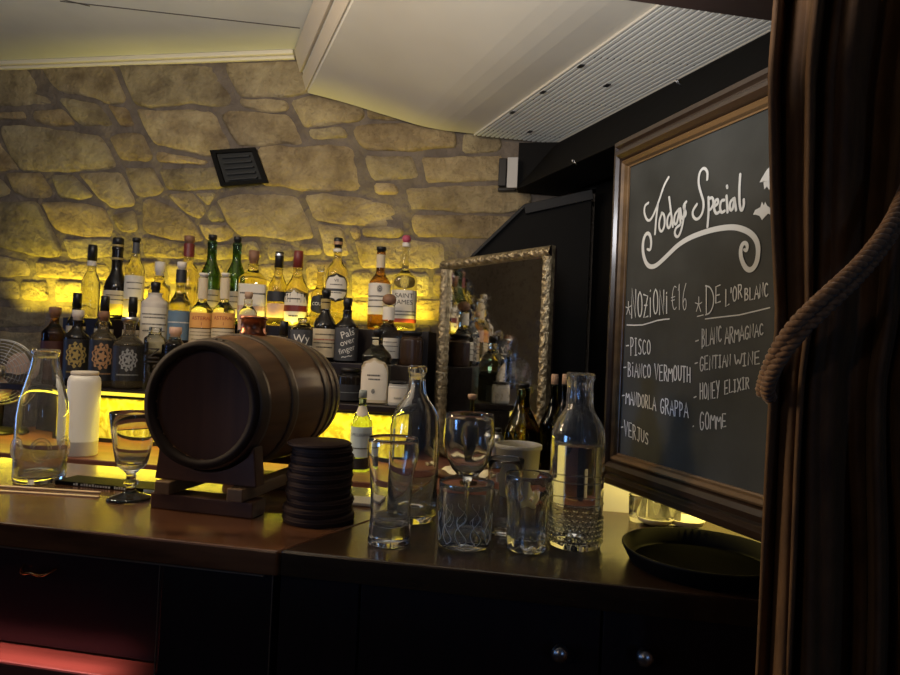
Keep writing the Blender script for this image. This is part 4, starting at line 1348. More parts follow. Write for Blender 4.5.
# pint glass
root, m, k, p = glassware('pint_glass', 'tall empty pint glass with flared upper bulge, nearest the coasters', 'glass', 389, 543,
    [(0, 0.5), (18, 0), (21, 1), (21.5, 4), (20.5, 14), (19.8, 28), (20.5, 50), (22.5, 72), (25.2, 86), (25.8, 94), (25.2, 102), (24.6, 105), (24.2, 105.6)],
    [(23.7, 105), (24.3, 101), (24.8, 94), (24.2, 86), (21.5, 72), (19.2, 50), (18.4, 28), (18.2, 22), (15, 19), (0, 18)])
m.build('glass_body', G_CLEAR, root)
# swing bottle behind the pint
root, m, k, p = glassware('clear_bottle', 'empty clear bottle with rounded shoulder standing behind the pint glass', 'bottle', 411, 519,
    [(0, 4), (14, 1), (22, 0), (24.5, 2), (25, 8), (25, 60), (25, 92), (23.5, 102), (19, 112), (13, 120), (9.5, 127), (8.4, 136), (8.2, 146), (9.8, 147), (9.8, 151), (8.8, 153), (8.2, 153.5)],
    [(7.2, 153), (7.0, 146), (7.0, 136), (8.0, 127), (11.6, 120), (17.6, 112), (22, 102), (23.4, 92), (23.4, 60), (23.4, 9), (20, 6), (0, 7)])
m.build('glass_body', G_CLEAR, root)
# wine glass
root, m, k, p = glassware('wine_glass', 'stemmed wine glass with twisted ribs in the bowl, behind the etched tumbler', 'wine glass', 465, 533,
    [(0, 0), (22, 0), (23, 0.8), (20, 2), (10, 4), (3.4, 7), (2.4, 12), (2.2, 30), (2.4, 44), (3.6, 51), (8, 56), (16, 64), (22, 75), (25, 88), (25.5, 100), (24.6, 114), (24.0, 119), (23.6, 119.5)],
    [(23.2, 119), (23.8, 114), (24.6, 100), (24.1, 88), (21, 76), (15, 66), (7, 59.5), (0, 58)], seg=72)
for v in m.v:
    hh = v.z / k
    if 60 < hh < 108:
        a = math.atan2(v.y, v.x) + (hh - 60) * 0.030
        s = 1 + 0.055 * math.cos(6 * a) * math.sin(math.pi * (hh - 60) / 48)
        v.x *= s; v.y *= s
m.build('glass_body', G_CLEAR, root)
# etched tumbler
root, m, k, p = glassware('etched_tumbler', 'wide straight tumbler with etched swirls round its lower half', 'glass', 464, 545,
    [(0, 0.5), (22, 0), (25, 0.8), (26, 3), (26.3, 12), (27.5, 60), (27.9, 63), (27.5, 63.6)],
    [(27.0, 63), (26.6, 58), (25.0, 12), (23.5, 9), (0, 8)], seg=56)
m.build('glass_body', G_CLEAR, root)
et = mat('etched_frost', (0.75, 0.74, 0.70), 0.55, trans=0.4, ior=1.3)
m = MB()
for j in range(11):
    c0 = 2 * math.pi * j / 11
    for s in (-1, 1):
        pts = []
        for i in range(15):
            t = i / 14; a = c0 + s * 0.24 * math.sin(t * 5.2) * (1 - 0.4 * t)
            hh = 6 + 28 * t - 6 * math.sin(t * 3.1) * s * 0.6
            rr = (26.1 + 1.4 * hh / 60 + 0.15) * k
            pts.append(V((rr * math.cos(a), rr * math.sin(a), hh * k)))
        m.tube(pts, 0.00045, 5)
m.build('etched_pattern', et, root)
# small tumbler behind
root, m, k, p = glassware('small_tumbler', 'small plain tumbler half hidden behind the faceted tumbler', 'glass', 503, 533,
    [(0, 0.5), (13, 0), (15.5, 1), (16, 3), (17.5, 60), (18.4, 74), (18.0, 74.6)],
    [(17.4, 74), (16.6, 60), (15.0, 10), (13.5, 8), (0, 7)])
m.build('glass_body', G_CLEAR, root)
# faceted tumbler
root, m, k, p = glassware('faceted_tumbler', 'thick faceted tumbler with vertical panels, beside the ribbed-neck bottle', 'glass', 526, 549,
    [(0, 0.5), (17, 0), (19, 0.8), (20, 3), (20.4, 10), (21.4, 36), (22.0, 50), (23.2, 56), (23.6, 70), (23.6, 74), (23.0, 75)],
    [(22.4, 74), (22.0, 60), (20.4, 50), (19.0, 30), (17.6, 14), (15, 12), (0, 12)], seg=80, flute=(10, 0.12, 3, 52))
m.build('glass_body', G_CLEAR, root)
# spirit bottle with ribbed neck
root, m, k, p = glassware('glass_bottle', 'large clear bottle with ribbed wide neck, half full of clear liquid', 'bottle', 574, 545,
    [(0, 5), (14, 1), (23, 0), (26, 2), (26.8, 8), (26.8, 60), (26.8, 104), (26, 114), (23, 123), (18, 130), (15, 135), (13.6, 142), (13.2, 155), (13.4, 164), (14.4, 165), (14.4, 170), (13.4, 172), (12.8, 172.4)],
    [(11.8, 172), (11.6, 165), (11.5, 155), (12, 142), (13.6, 134.5), (16.8, 128.6), (21.6, 121), (24.4, 112), (25.2, 104), (25.2, 60), (25.2, 9), (22, 6.5), (0, 8.5)], seg=72, flute=(14, 0.11, 138, 168))
m.build('glass_body', G_CLEAR, root)
m = MB(); m.lathe([(0, 8.7 * k), (21.6 * k, 7.0 * k), (25.0 * k, 9.4 * k), (25.08 * k, 60 * k), (25.08 * k, 100 * k), (24.9 * k, 101 * k), (0, 101 * k)], 60); m.build('liquid', G_WATER, root)
# raised pebbled pattern around the foot
m = MB()
for row in range(6):
    for j in range(34):
        a = 2 * math.pi * (j + 0.5 * (row % 2)) / 34; hh = 7 + row * 4.6
        r = 26.7 * k
        m.lathe([(0, -0.0022), (0.0020, -0.0010), (0.0024, 0), (0.0020, 0.0010), (0, 0.0022)], 8, c=(r * math.cos(a), r * math.sin(a), hh * k))
m.build('pebbled_band', G_CLEAR, root)
# stepped band
m = MB()
for hh in (44, 66):
    m.tube([V((26.9 * k * math.cos(a), 26.9 * k * math.sin(a), hh * k)) for a in [2 * math.pi * i / 60 for i in range(60)]], 0.0011, 6, closed=True)
m.build('moulded_ring', G_CLEAR, root)
# white tub
root, m, k, p = glassware('plastic_tub', 'frosted white plastic tub behind the small tumbler', 'tub', 516, 505,
    [(0, 0.3), (17, 0), (18.5, 1), (22, 56), (23.6, 57), (23.6, 61), (22.8, 61.4)], [(22.0, 60.6), (21.4, 56), (17.8, 2.2), (0, 1.6)])
m.build('tub_body', mat('milky_plastic', (0.60, 0.57, 0.50), 0.4, trans=0.25, ior=1.35), root)
# milk bottle
root, m, k, p = glassware('milk_bottle', 'tall empty milk bottle with rolled lip on the brown bar top', 'bottle', 39, 481,
    [(0, 3), (14, 1), (22, 0), (24, 2), (24.5, 7), (24.8, 40), (24.6, 66), (22.5, 82), (18, 98), (14.5, 112), (12.6, 122), (12.4, 126), (13.6, 127), (13.6, 131), (12.6, 132)],
    [(11.4, 131.4), (11.2, 126), (11.4, 120), (13.2, 112), (16.6, 98), (21.2, 82), (23.2, 66), (23.4, 40), (23.2, 8), (20, 5.5), (0, 6.5)])
for v in m.v:
    v.x *= 0.95; v.y *= 0.95
m.build('glass_body', mat('milk_bottle_glass', (0.94, 0.95, 0.92), 0.02, trans=0.96, ior=1.45), root)
m = MB()
for j in range(3):      # embossed roundels on the shoulder
    a = -math.pi / 2 + (j - 1) * 1.0
    rr = 23.7 * k
    c = V((rr * math.cos(a), rr * math.sin(a), 34 * k)); tx = V((-math.sin(a), math.cos(a), 0))
    for q in (9, 6.5):
        m.tube([c + (tx * math.cos(t) + V((0, 0, 1.3)) * math.sin(t)) * q * k for t in [2 * math.pi * i / 28 for i in range(28)]], 0.0011, 5, closed=True)
m.build('embossed_ring', MATS['milk_bottle_glass'], root)
# goblet
root, m, k, p = glassware('stemmed_goblet', 'short stemmed goblet with flared square-cut bowl beside the barrel cradle', 'glass', 130, 499,
    [(0, 0), (21, 0), (22, 1), (18, 3), (9, 6), (5, 9), (4.2, 13), (7.5, 16), (7.5, 18), (4.2, 21), (4.8, 26), (9, 30), (13, 33), (15, 38), (17.5, 50), (20.5, 70), (22.8, 86), (22.5, 86.8)],
    [(21.8, 86), (19.4, 70), (16.4, 50), (13.8, 40), (11, 37), (0, 36)])
m.build('glass_body', G_CLEAR, root)

# white insulated flask on the ledge
p = hit_d(82, 430, 1.52); k = mpp(p); zf = Z_L
Hf = hit_d(84, 371, 1.52).z - zf
t = thing('insulated_flask', 'white enamel insulated flask with pale lid on the back ledge', 'flask', (p.x, p.y, zf), 0)
Rf = 15 * k
m = MB(); m.lathe([(0, 0), (Rf * 0.95, 0), (Rf, 0.003), (Rf, 0.035), (Rf * 1.012, 0.036), (Rf * 1.012, 0.040), (Rf, 0.041), (Rf, Hf - 0.028), (Rf * 0.95, Hf - 0.018), (Rf * 0.82, Hf - 0.011), (0, Hf - 0.011)], 36); m.build('flask_body', FLASK, t)
m = MB(); m.lathe([(0, Hf - 0.0108), (Rf * 0.80, Hf - 0.0108), (Rf * 0.84, Hf - 0.008), (Rf * 0.84, Hf - 0.002), (Rf * 0.78, Hf), (0, Hf)], 36); m.build('lid', PALECAP, t)

# bar mat, pale strips, paper
def slab_on(name, pts, z, t, mt, label, cat, bevel=0.001):
    m = MB(); P = [hit_z(x, y, z) for x, y in pts]
    m.prism([V((q.x, q.y, z)) for q in P], (0, 0, t))
    return tag(m.build(name, mt, bevel=bevel), label, cat)


a_, b_ = hit_z(64, 485, Z_T), hit_z(157, 494, Z_T)
dmat = (b_ - a_).normalized(); dn = V((-dmat.y, dmat.x, 0))
bm = thing('bar_mat', 'black rubber bar mat with white lettering along the rear of the bar top', 'bar mat', a_, math.atan2(dmat.y, dmat.x))
L = (b_ - a_).length
m = MB(); m.box(-0.02, L, 0, 0.055, 0, 0.007); m.build('rubber_sheet', TRAYM, bm, bevel=0.001)
m = MB(); x = 0.02
rnd = random.Random(3)
while x < L * 0.74:
    l = rnd.uniform(0.003, 0.006)
    if rnd.random() > 0.12:
        m.box(x, x + l * 0.75, -0.0006, 0, 0.0016, 0.0016 + rnd.choice((0.0034, 0.0034, 0.0045)))
    x += l + 0.0008
m.build('lettering', WHITEINK, bm)
m = MB(); m.box(L * 0.86, L * 0.998, -0.0008, 0, 0.001, 0.006); m.build('end_tab', PALEBLUE, bm)
for (x0, y0, x1, y1, ln) in ((-40, 484.5, 99, 493.5, 'longer pale wooden strip lying along the bar top by the milk bottle'), (-40, 489.5, 98, 498, 'pale wooden strip lying nearest the bar edge by the milk bottle')):
    p, q = hit_z(x0, y0, Z_T), hit_z(x1, y1, Z_T)
    d = (q - p); e = V((-d.y, d.x, 0)).normalized() * 0.007
    m = MB(); m.prism([p, q, q + e, p + e], (0, 0, 0.0022))
    tag(m.build('wooden_strip', PALEWOOD, bevel=0.0005), ln, 'strip', 'pale strips on the bar top')
p = hit_z(356, 506, Z_T)
m = MB(); m.obox(p - U * 0.02, U * 0.055, N * 0.05, (0, 0, 0.006))
tag(m.build('paper_pad', WHITEP, bevel=0.0015), 'small white paper pad between the coasters and the pint glass', 'pad')
for (px, py, ww, rot, ln) in ((452, 476, 0.10, 0.2, 'folded white napkin on the back ledge behind the wine glass'), (486, 480, 0.09, -0.25, 'crumpled white receipt on the back ledge by the wine glass')):
    p = hit_z(px, py, Z_L)
    vs = []
    nn = 8
    for i in range(nn + 1):
        for j in range(nn + 1):
            vs.append((ww * (i / nn - 0.5), 0.06 * (j / nn - 0.5), 0.010 + 0.008 * math.sin(i * 1.3 + j * 0.4) + 0.006 * math.cos(j * 1.7)))
    f1 = [(i * (nn + 1) + j, (i + 1) * (nn + 1) + j, (i + 1) * (nn + 1) + j + 1, i * (nn + 1) + j + 1) for i in range(nn) for j in range(nn)]
    m = MB(); m.add(vs, f1, 0, True); m.add([(x, y, max(0, z - 0.010)) for x, y, z in vs], [tuple(reversed(f)) for f in f1], 0, True)
    o = m.build('paper_napkin', WHITEP, loc=(p.x, p.y, Z_L), rz=rot)
    tag(o, ln, 'napkin')
p = hit_d(547, 468, 1.40)
p = hit_d(547, 468, 1.49)
m = MB(); m.box(-0.020, 0.020, -0.001, 0.001, 0, 0.055); m.box(-0.020, 0.020, -0.001, 0.02, 0, 0.002)
cd = m.build('menu_card', WHITEP, loc=(p.x, p.y, Z_L), rz=-0.1)
tag(cd, 'small white card standing between the tub and the ribbed-neck bottle', 'card')

# lit corner behind the hanging board
wp = hit_d(603, 500, 1.20)
m = MB(); m.box(0, 0.36, 0, 0.02, 0, 0.10)
o = m.build('splashback', WHITEWALL, loc=(wp.x - 0.03, wp.y, Z_T), rz=-TH)
o.location = bar(a_of(wp) - 0.01, 1.21, Z_T)
tag(o, 'low white splashback lit yellow beneath the chalkboard', 'splashback')
strip_light('led_under_board', a_of(wp) - 0.01, a_of(wp) + 0.34, 1.16, Z_T + 0.16, (1.20, Z_T), 0.012, 0.9, (1.0, 0.76, 0.16), 150)
for i, (px, py, hh) in enumerate(((637, 521, 26), (656, 522, 22), (672, 524, 20))):
    nm = ('nearest the ribbed-neck bottle', 'in the middle of the three', 'closest to the chalkboard edge')[i]
    root, m, k, p = glassware('shot_glass', 'small glass glowing yellow under the chalkboard, %s' % nm, 'glass', px, py,
        [(0, 0.4), (7, 0), (8, 1), (9, hh), (8.7, hh + 0.5)], [(8.2, hh), (7.2, 5), (0, 4)], group='little glasses under the chalkboard', seg=28)
    m.build('glass_body', G_CLEAR, root)
for i, (px, py) in enumerate(((655, 524), (686, 526))):
    root, m, k, p = glassware('saucer', 'small white saucer by the black tray, %s' % ('nearer the yellow glasses' if i == 0 else 'under the frame corner'), 'saucer', px, py,
        [(0, 0), (9, 0), (16, 3), (18, 7), (17.5, 7.6)], [(16, 5), (9, 2), (0, 1.6)], group='white saucers', seg=32)
    m.build('saucer_body', WHITEWALL, root)

# tray
tp = hit_z(702, 567, Z_T)
t = thing('serving_tray', 'round black serving tray on the bar top below the chalkboard', 'tray', (tp.x, tp.y, Z_T), 0)
RT_ = 0.106
m = MB(); m.lathe([(0, 0), (RT_ * 0.86, 0), (RT_ * 0.90, 0.003), (RT_ * 0.985, 0.020), (RT_, 0.022), (RT_, 0.025), (RT_ * 0.98, 0.025), (RT_ * 0.89, 0.007), (RT_ * 0.85, 0.004), (0, 0.004)], 64); m.build('tray_body', TRAYM, t)
m = MB(); m.lathe([(0, 0.0042), (RT_ * 0.84, 0.0042), (RT_ * 0.84, 0.0052), (0, 0.0052)], 64, smooth=False); m.build('grip_liner', mat('grip_rubber', (0.003, 0.003, 0.003), 0.9, spec=0.03), t)

# ------------------------------------------------------------------ chalkboard
YL = 1.10
pl = ray(617, 300); pl = EYE + pl * (YL / pl.y)
BA = R(19)                                             # board runs toward the camera
bu = V((math.sin(BA), -math.cos(BA), 0)); bn = V((-math.cos(BA), -math.sin(BA), 0))
cor = {}
for nme, (x, y) in {'otl': (620, 144), 'obl': (608.5, 484), 'otr': (769, 70), 'obr': (767, 540), 'itl': (630, 168), 'ibl': (620, 456), 'itr': (768, 109), 'ibr': (768, 492)}.items():
    q = hit_plane(x, y, pl, bn)
    cor[nme] = ((q - pl).dot(bu), q.z)
print('BOARD', {k_: (round(a, 3), round(b, 3)) for k_, (a, b) in cor.items()})
s0 = (cor['otl'][0] + cor['obl'][0]) / 2
bz1 = (cor['otl'][1] + cor['otr'][1]) / 2; bz0 = (cor['obl'][1] + cor['obr'][1]) / 2
iz1 = (cor['itl'][1] + cor['itr'][1]) / 2; iz0 = (cor['ibl'][1] + cor['ibr'][1]) / 2
is0 = (cor['itl'][0] + cor['ibl'][0]) / 2
BW = 0.40
fwl = is0 - s0
o0 = pl + bu * s0; o0.z = 0
cb = thing('chalkboard', 'framed chalkboard lettered with the day\'s special in white chalk', 'chalkboard', o0, math.atan2(bu.y, bu.x))
# local frame: x along bu, -y toward the viewer's side (bn), z up
sgn = -1 if (Matrix.Rotation(math.atan2(bu.y, bu.x), 3, 'Z') @ V((0, 1, 0))).dot(bn) < 0 else 1
def L3(s, z, out):
    return V((s, sgn * out, z))


m = MB(); m.box(fwl * 0.6, BW - fwl * 0.6, *sorted((sgn * -0.006, 0.0)), iz0 - 0.02, iz1 + 0.02); m.build('slate', BOARD, cb)


def moulding(name, prof, z0, z1, s0_, s1_, mt):
    """prof: list of (inset across frame 0..1, out) swept round the rectangle with mitres; widths per side"""
    m = MB()
    wt, wb, wl = bz1 - iz1, iz0 - bz0, fwl
    n = len(prof)
    ring = []
    for (f, out) in prof:
        ring.append([L3(wl * f, bz0 + wb * f, out), L3(BW - wl * f, bz0 + wb * f, out), L3(BW - wl * f, bz1 - wt * f, out), L3(wl * f, bz1 - wt * f, out)])
    vs = [p for r in ring for p in r]
    fs = []
    for i in range(n - 1):
        for c in range(4):
            e = (c + 1) % 4
            f = (i * 4 + c, i * 4 + e, (i + 1) * 4 + e, (i + 1) * 4 + c)
            fs.append(f if sgn < 0 else tuple(reversed(f)))
    m.add(vs, fs)
    return m.build(name, mt, cb)


moulding('outer_moulding', [(0.0, -0.022), (0.0, 0.008), (0.06, 0.013), (0.22, 0.015), (0.30, 0.010), (0.34, 0.010), (0.46, 0.019), (0.60, 0.021), (0.72, 0.016), (0.76, 0.010), (0.80, -0.006)], 0, 0, 0, 0, W_FRAME)
moulding('inner_bead', [(0.76, 0.005), (0.78, 0.012), (0.84, 0.0145), (0.92, 0.010), (0.96, 0.004), (1.0, 0.003), (1.0, -0.004)], 0, 0, 0, 0, W_BEAD)
m = MB(); m.box(0.004, BW - 0.004, *sorted((sgn * -0.021, sgn * -0.008)), bz0 + 0.004, bz1 - 0.004); m.build('backing_board', W_DARK, cb)


# chalk strokes
def bp(px, py):
    q = hit_plane(px, py, pl, bn)
    return ((q - o0).dot(bu), q.z)


def ribbon(mb, pts, wd, out=0.0012):
    """flat chalk stroke through 2D board points"""
    pts = [V((a, b, 0)) for a, b in pts]
    n = len(pts)
    wds = wd if isinstance(wd, list) else [wd] * n
    vs, fs = [], []
    for i, p in enumerate(pts):
        t = (pts[min(i + 1, n - 1)] - pts[max(i - 1, 0)])
        if t.length < 1e-9: t = V((1, 0, 0))
        t.normalize(); nn = V((-t.y, t.x, 0)) * wds[i] * 0.5
        for q in (p + nn, p - nn):
            vs.append(L3(q.x, q.y, out))
    for i in range(n - 1):
        f = (2 * i, 2 * i + 1, 2 * i + 3, 2 * i + 2)
        fs.append(f if sgn > 0 else tuple(reversed(f)))
    mb.add(vs, fs)
    for i in (0, n - 1):
        c = len(mb.v); k = 8
        mb.add([L3(pts[i].x + wds[i] * 0.5 * math.cos(2 * math.pi * a / k), pts[i].y + wds[i] * 0.5 * math.sin(2 * math.pi * a / k), out + 0.0001) for a in range(k)], [tuple(range(k))])


GLY = {
    'A': [[(0, 0), (.45, 1), (.95, 0)], [(.2, .38), (.8, .36)]],
    'B': [[(0.05, 0), (.08, 1)], [(.05, 1), (.55, .95), (.62, .75), (.5, .58), (.1, .52), (.62, .45), (.75, .2), (.55, .02), (.03, .0)]],
    'C': [[(.75, .85), (.5, 1), (.2, .85), (.05, .5), (.18, .1), (.5, 0), (.8, .15)]],
    'D': [[(0.1, 0), (.1, 1)], [(.05, 1), (.5, .95), (.85, .65), (.85, .3), (.5, .02), (.05, 0)]],
    'E': [[(.75, 1), (.1, .97), (.08, 0), (.8, .03)], [(.1, .52), (.65, .52)]],
    'G': [[(.8, .85), (.5, 1), (.2, .85), (.05, .45), (.2, .05), (.55, 0), (.8, .2), (.8, .42), (.5, .42)]],
    'H': [[(.08, 0), (.1, 1)], [(.8, 0), (.8, 1)], [(.1, .5), (.8, .52)]],
    'I': [[(.1, 1), (.6, 1)], [(.35, 1), (.35, 0)], [(.05, 0), (.65, 0)]],
    'i': [[(.3, .72), (.3, 0)], [(.27, .93), (.33, .97)]],
    'J': [[(.2, 1), (.8, 1)], [(.6, 1), (.58, .2), (.4, 0), (.15, .12)]],
    'L': [[(.1, 1), (.08, 0), (.75, .04)]],
    'M': [[(0, 0), (.1, 1), (.45, .35), (.85, 1), (.95, 0)]],
    'N': [[(.05, 0), (.1, 1), (.75, 0), (.8, 1)]],
    'O': [[(.45, 1), (.15, .85), (.05, .5), (.18, .1), (.45, 0), (.75, .15), (.85, .55), (.7, .9), (.42, 1)]],
    'P': [[(.1, 0), (.1, 1)], [(.05, .97), (.6, .98), (.75, .75), (.55, .5), (.1, .46)]],
    'R': [[(.1, 0), (.1, 1)], [(.05, .97), (.6, .98), (.72, .75), (.52, .52), (.1, .48)], [(.35, .5), (.8, 0)]],
    'S': [[(.75, .88), (.45, 1), (.15, .85), (.2, .6), (.6, .45), (.75, .2), (.5, 0), (.1, .1)]],
    'T': [[(0, 1), (.85, 1)], [(.42, 1), (.42, 0)]],
    'U': [[(.08, 1), (.1, .25), (.35, 0), (.65, .12), (.78, .35), (.8, 1)]],
    'V': [[(0, 1), (.4, 0), (.85, 1)]],
    'W': [[(0, 1), (.2, 0), (.48, .7), (.72, 0), (1.0, 1)]],
    'X': [[(.05, 1), (.8, 0)], [(.8, 1), (.05, 0)]],
    'Y': [[(.05, 1), (.42, .5)], [(.8, 1), (.3, 0)]],
    'Z': [[(.05, 1), (.8, 1), (.08, 0), (.85, .03)], [(.2, .5), (.65, .52)]],
    '€': [[(.85, .9), (.55, 1), (.25, .8), (.15, .5), (.25, .15), (.55, 0), (.85, .12)], [(0, .6), (.6, .62)], [(0, .42), (.55, .44)]],
    '1': [[(.15, .75), (.4, 1), (.4, 0)]],
    '6': [[(.7, 1), (.3, .7), (.12, .3), (.35, 0), (.7, .1), (.75, .35), (.5, .48), (.18, .3)]],
    "'": [[(.3, 1), (.2, .7)]],
    '-': [[(.1, .48), (.75, .52)]],
    '.': [[(.2, .05), (.35, .08)]],
    '*': [[(.15, 0), (.48, .5)], [(.48, 1), (.48, .5)], [(0, .62), (.48, .5)], [(.95, .62), (.48, .5)], [(.8, 0), (.48, .5)]],
}
WID = {'I': .75, 'i': .6, 'M': 1.15, 'W': 1.2, '1': .65, "'": .4, '-': 1.0, '.': .6, ' ': .55}


def write(mb, s, x0, yb0, yt0, x1, yb1, yt1, px_w, jit=0.05):
    tot = sum(WID.get(c, 1.0) for c in s)
    pos = 0
    for c in s:
        wd = WID.get(c, 1.0)
        if c != ' ':
            for st in GLY[c]:
                P = []
                jx, jy = random.uniform(-jit, jit), random.uniform(-jit, jit)
                for (gx, gy) in st:
                    f = (pos + (gx * 0.92 + jx * 0.5) * wd) / tot
                    x = x0 + (x1 - x0) * f
                    yb = yb0 + (yb1 - yb0) * f; yt = yt0 + (yt1 - yt0) * f
                    P.append((x, yb + (yt - yb) * (gy + jy)))
                pp = [bp(*q) for q in P]
                if len(pp) > 4 or c in 'CSU':
                    sp = smoothpath([(a, b, 0) for a, b in pp], 2)
                    pp = [(q.x, q.y) for q in sp]
                kk = px_w * YL / F * 0.9
                ribbon(mb, pp, kk)
        pos += wd


# heading
def hz(pts, off=(620, 150), sc=4.82):
    return [bp(off[0] + x / sc, off[1] + y / sc) for x, y in pts]


head = MB()
HEAD = [
    [(140, 255), (122, 268), (119, 305), (135, 343), (155, 335), (185, 265), (215, 170), (238, 132)],
    [(187, 255), (181, 300), (176, 345), (172, 405)],
    [(206, 303), (192, 340), (192, 385), (206, 396), (220, 360), (217, 312), (204, 303)],
    [(248, 300), (231, 325), (230, 370), (243, 380), (252, 330)], [(240, 228), (249, 300), (258, 370)],
    [(285, 288), (266, 312), (263, 355), (277, 360), (287, 305)], [(287, 285), (296, 352)],
    [(294, 283), (301, 335), (312, 325)], [(316, 268), (310, 335), (296, 398), (280, 424), (265, 405), (272, 376), (292, 362)],
    [(323, 250), (309, 266), (312, 286), (322, 300), (318, 320), (306, 324)],
    [(424, 142), (426, 102), (406, 84), (386, 108), (380, 160), (394, 210), (409, 258), (400, 310), (376, 338), (356, 325), (352, 295), (374, 262)],
    [(430, 228), (431, 300), (425, 370)], [(431, 238), (449, 226), (456, 258), (442, 286), (431, 290)],
    [(456, 275), (478, 257), (475, 236), (462, 244), (455, 280), (466, 310), (483, 298)],
    [(506, 242), (492, 243), (484, 274), (491, 305), (508, 294)],
    [(517, 222), (522, 300)], [(519, 174), (521, 182)],
    [(550, 235), (533, 252), (532, 288), (546, 292), (555, 240)], [(555, 233), (563, 290)],
    [(583, 118), (578, 200), (580, 270), (590, 298), (601, 268), (600, 240)],
]
for st in HEAD:
    sp = smoothpath([(a, b, 0) for a, b in hz(st)], 2)
    ribbon(head, [(q.x, q.y) for q in sp], 0.0042)
head.build('heading_lettering', CHALK, cb)
fl_ = MB()
FLO = [(135, 478), (150, 485), (155, 440), (145, 400), (125, 405), (112, 450), (115, 510), (135, 560), (170, 565), (220, 520), (300, 440), (420, 390), (540, 368), (610, 385), (655, 420), (672, 470), (665, 540), (640, 580), (610, 575), (585, 520), (585, 470), (600, 445), (618, 455), (615, 488), (602, 480)]
sp = smoothpath([(a, b, 0) for a, b in hz(FLO)], 3)
nn = len(sp)
ribbon(fl_, [(q.x, q.y) for q in sp], [0.0035 + 0.0042 * math.sin(math.pi * i / (nn - 1)) ** 0.8 for i in range(nn)])
fl_.build('flourish', CHALK, cb)
for (poly) in ([(735, 72), (712, 95), (690, 130), (676, 157), (694, 150), (699, 190), (712, 176), (722, 192), (735, 178), (750, 190), (765, 175), (775, 190), (782, 150), (800, 156), (784, 128), (760, 95)],
               [(645, 312), (655, 290), (680, 276), (688, 250), (697, 268), (703, 250), (712, 268), (735, 285), (740, 318), (718, 306), (702, 322), (688, 338), (676, 318), (658, 312)]):
    q = hz(poly)
    m = MB(); c = (sum(a for a, b in q) / len(q), sum(b for a, b in q) / len(q))
    vs = [L3(c[0], c[1], 0.0012)] + [L3(a, b, 0.0012) for a, b in q]
    f = [(0, 1 + i, 1 + (i + 1) % len(q)) for i in range(len(q))]
    m.add(vs, f if sgn < 0 else [tuple(reversed(x)) for x in f]); m.build('bat_drawing', CHALK, cb)
l1 = MB()
write(l1, '*', 626.5, 315, 302, 632.5, 314, 301, 1.0)
write(l1, 'NOZ', 632, 319, 289, 650, 316, 296, 1.6); write(l1, 'iONi', 650, 316, 290, 670, 314, 291, 1.5)
write(l1, '€16', 672, 311, 287, 689, 310, 282, 0.8)
ribbon(l1, [bp(*q) for q in ((627.6, 325), (635, 325.3), (643, 325), (650, 323), (658, 320.5), (664, 319.5), (670, 319))], 0.0020)
write(l1, '*', 696, 312, 297, 703.5, 311, 296, 0.9)
write(l1, 'D', 706, 315, 286, 717, 312, 285, 1.25); write(l1, 'E', 716, 304, 287, 723, 302, 285, 1.2)
write(l1, "L'OR", 726, 306, 289, 744, 297, 284, 1.15); write(l1, 'BLANC', 745.5, 300.5, 289, 770, 296, 282, 1.15)
ribbon(l1, [bp(*q) for q in ((706, 319), (718, 317.5), (740, 315), (755, 311.5), (770.6, 307.7))], 0.0016)
ribbon(l1, [bp(*q) for q in ((698, 316.5), (704, 315))], 0.0014)
l1.build('price_lettering', CHALK, cb)
l2 = None
for a in (('-', 626.5, 350, 341, 630.5, 350, 341), ('PISCO', 631, 354.8, 337, 652, 353.5, 340), ('-', 624, 372, 363, 628, 372, 363), ('BiANCO', 628.5, 376, 362, 652, 378, 365), ('VERMOUTH', 655.5, 380, 364, 692, 382, 367.5),
          ('-', 622.5, 400, 391, 626, 400, 391), ('MANDORLA', 626.5, 403, 390, 657, 411, 398), ('GRAPPA', 661, 413, 398, 689.5, 418, 403.5), ('-', 621.5, 431.5, 423, 624.5, 431.5, 423), ('VERJUS', 625, 435.5, 420, 650, 445, 434)):
    l2 = l2 or MB(); write(l2, *a, 1.3)
    if a[0] in ('PISCO', 'VERMOUTH', 'GRAPPA', 'VERJUS'): l2.build('list_lettering', CHALK, cb); l2 = None
l3 = None
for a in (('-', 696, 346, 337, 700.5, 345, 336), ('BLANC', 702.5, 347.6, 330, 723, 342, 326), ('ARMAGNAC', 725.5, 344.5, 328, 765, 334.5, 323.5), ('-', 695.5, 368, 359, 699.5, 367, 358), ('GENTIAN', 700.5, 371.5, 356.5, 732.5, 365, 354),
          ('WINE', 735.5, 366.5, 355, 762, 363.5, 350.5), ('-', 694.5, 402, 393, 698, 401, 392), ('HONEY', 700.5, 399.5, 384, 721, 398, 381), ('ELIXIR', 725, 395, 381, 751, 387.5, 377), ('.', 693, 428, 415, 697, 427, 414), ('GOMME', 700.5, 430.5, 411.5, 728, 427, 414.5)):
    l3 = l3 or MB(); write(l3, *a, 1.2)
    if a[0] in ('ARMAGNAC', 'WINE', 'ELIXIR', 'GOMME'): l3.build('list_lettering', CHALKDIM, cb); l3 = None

# ------------------------------------------------------------------ curtain, tie-back and pelmet
CY = 0.60


def cpt(px, py, y):
    r = ray(px, py)
    return EYE + r * (y / r.y)


cz1, cz0 = 1.98, 0.15
rows, cols = 90, 220
tz = cpt(772, 370, CY).z                               # height where the cord pulls it in


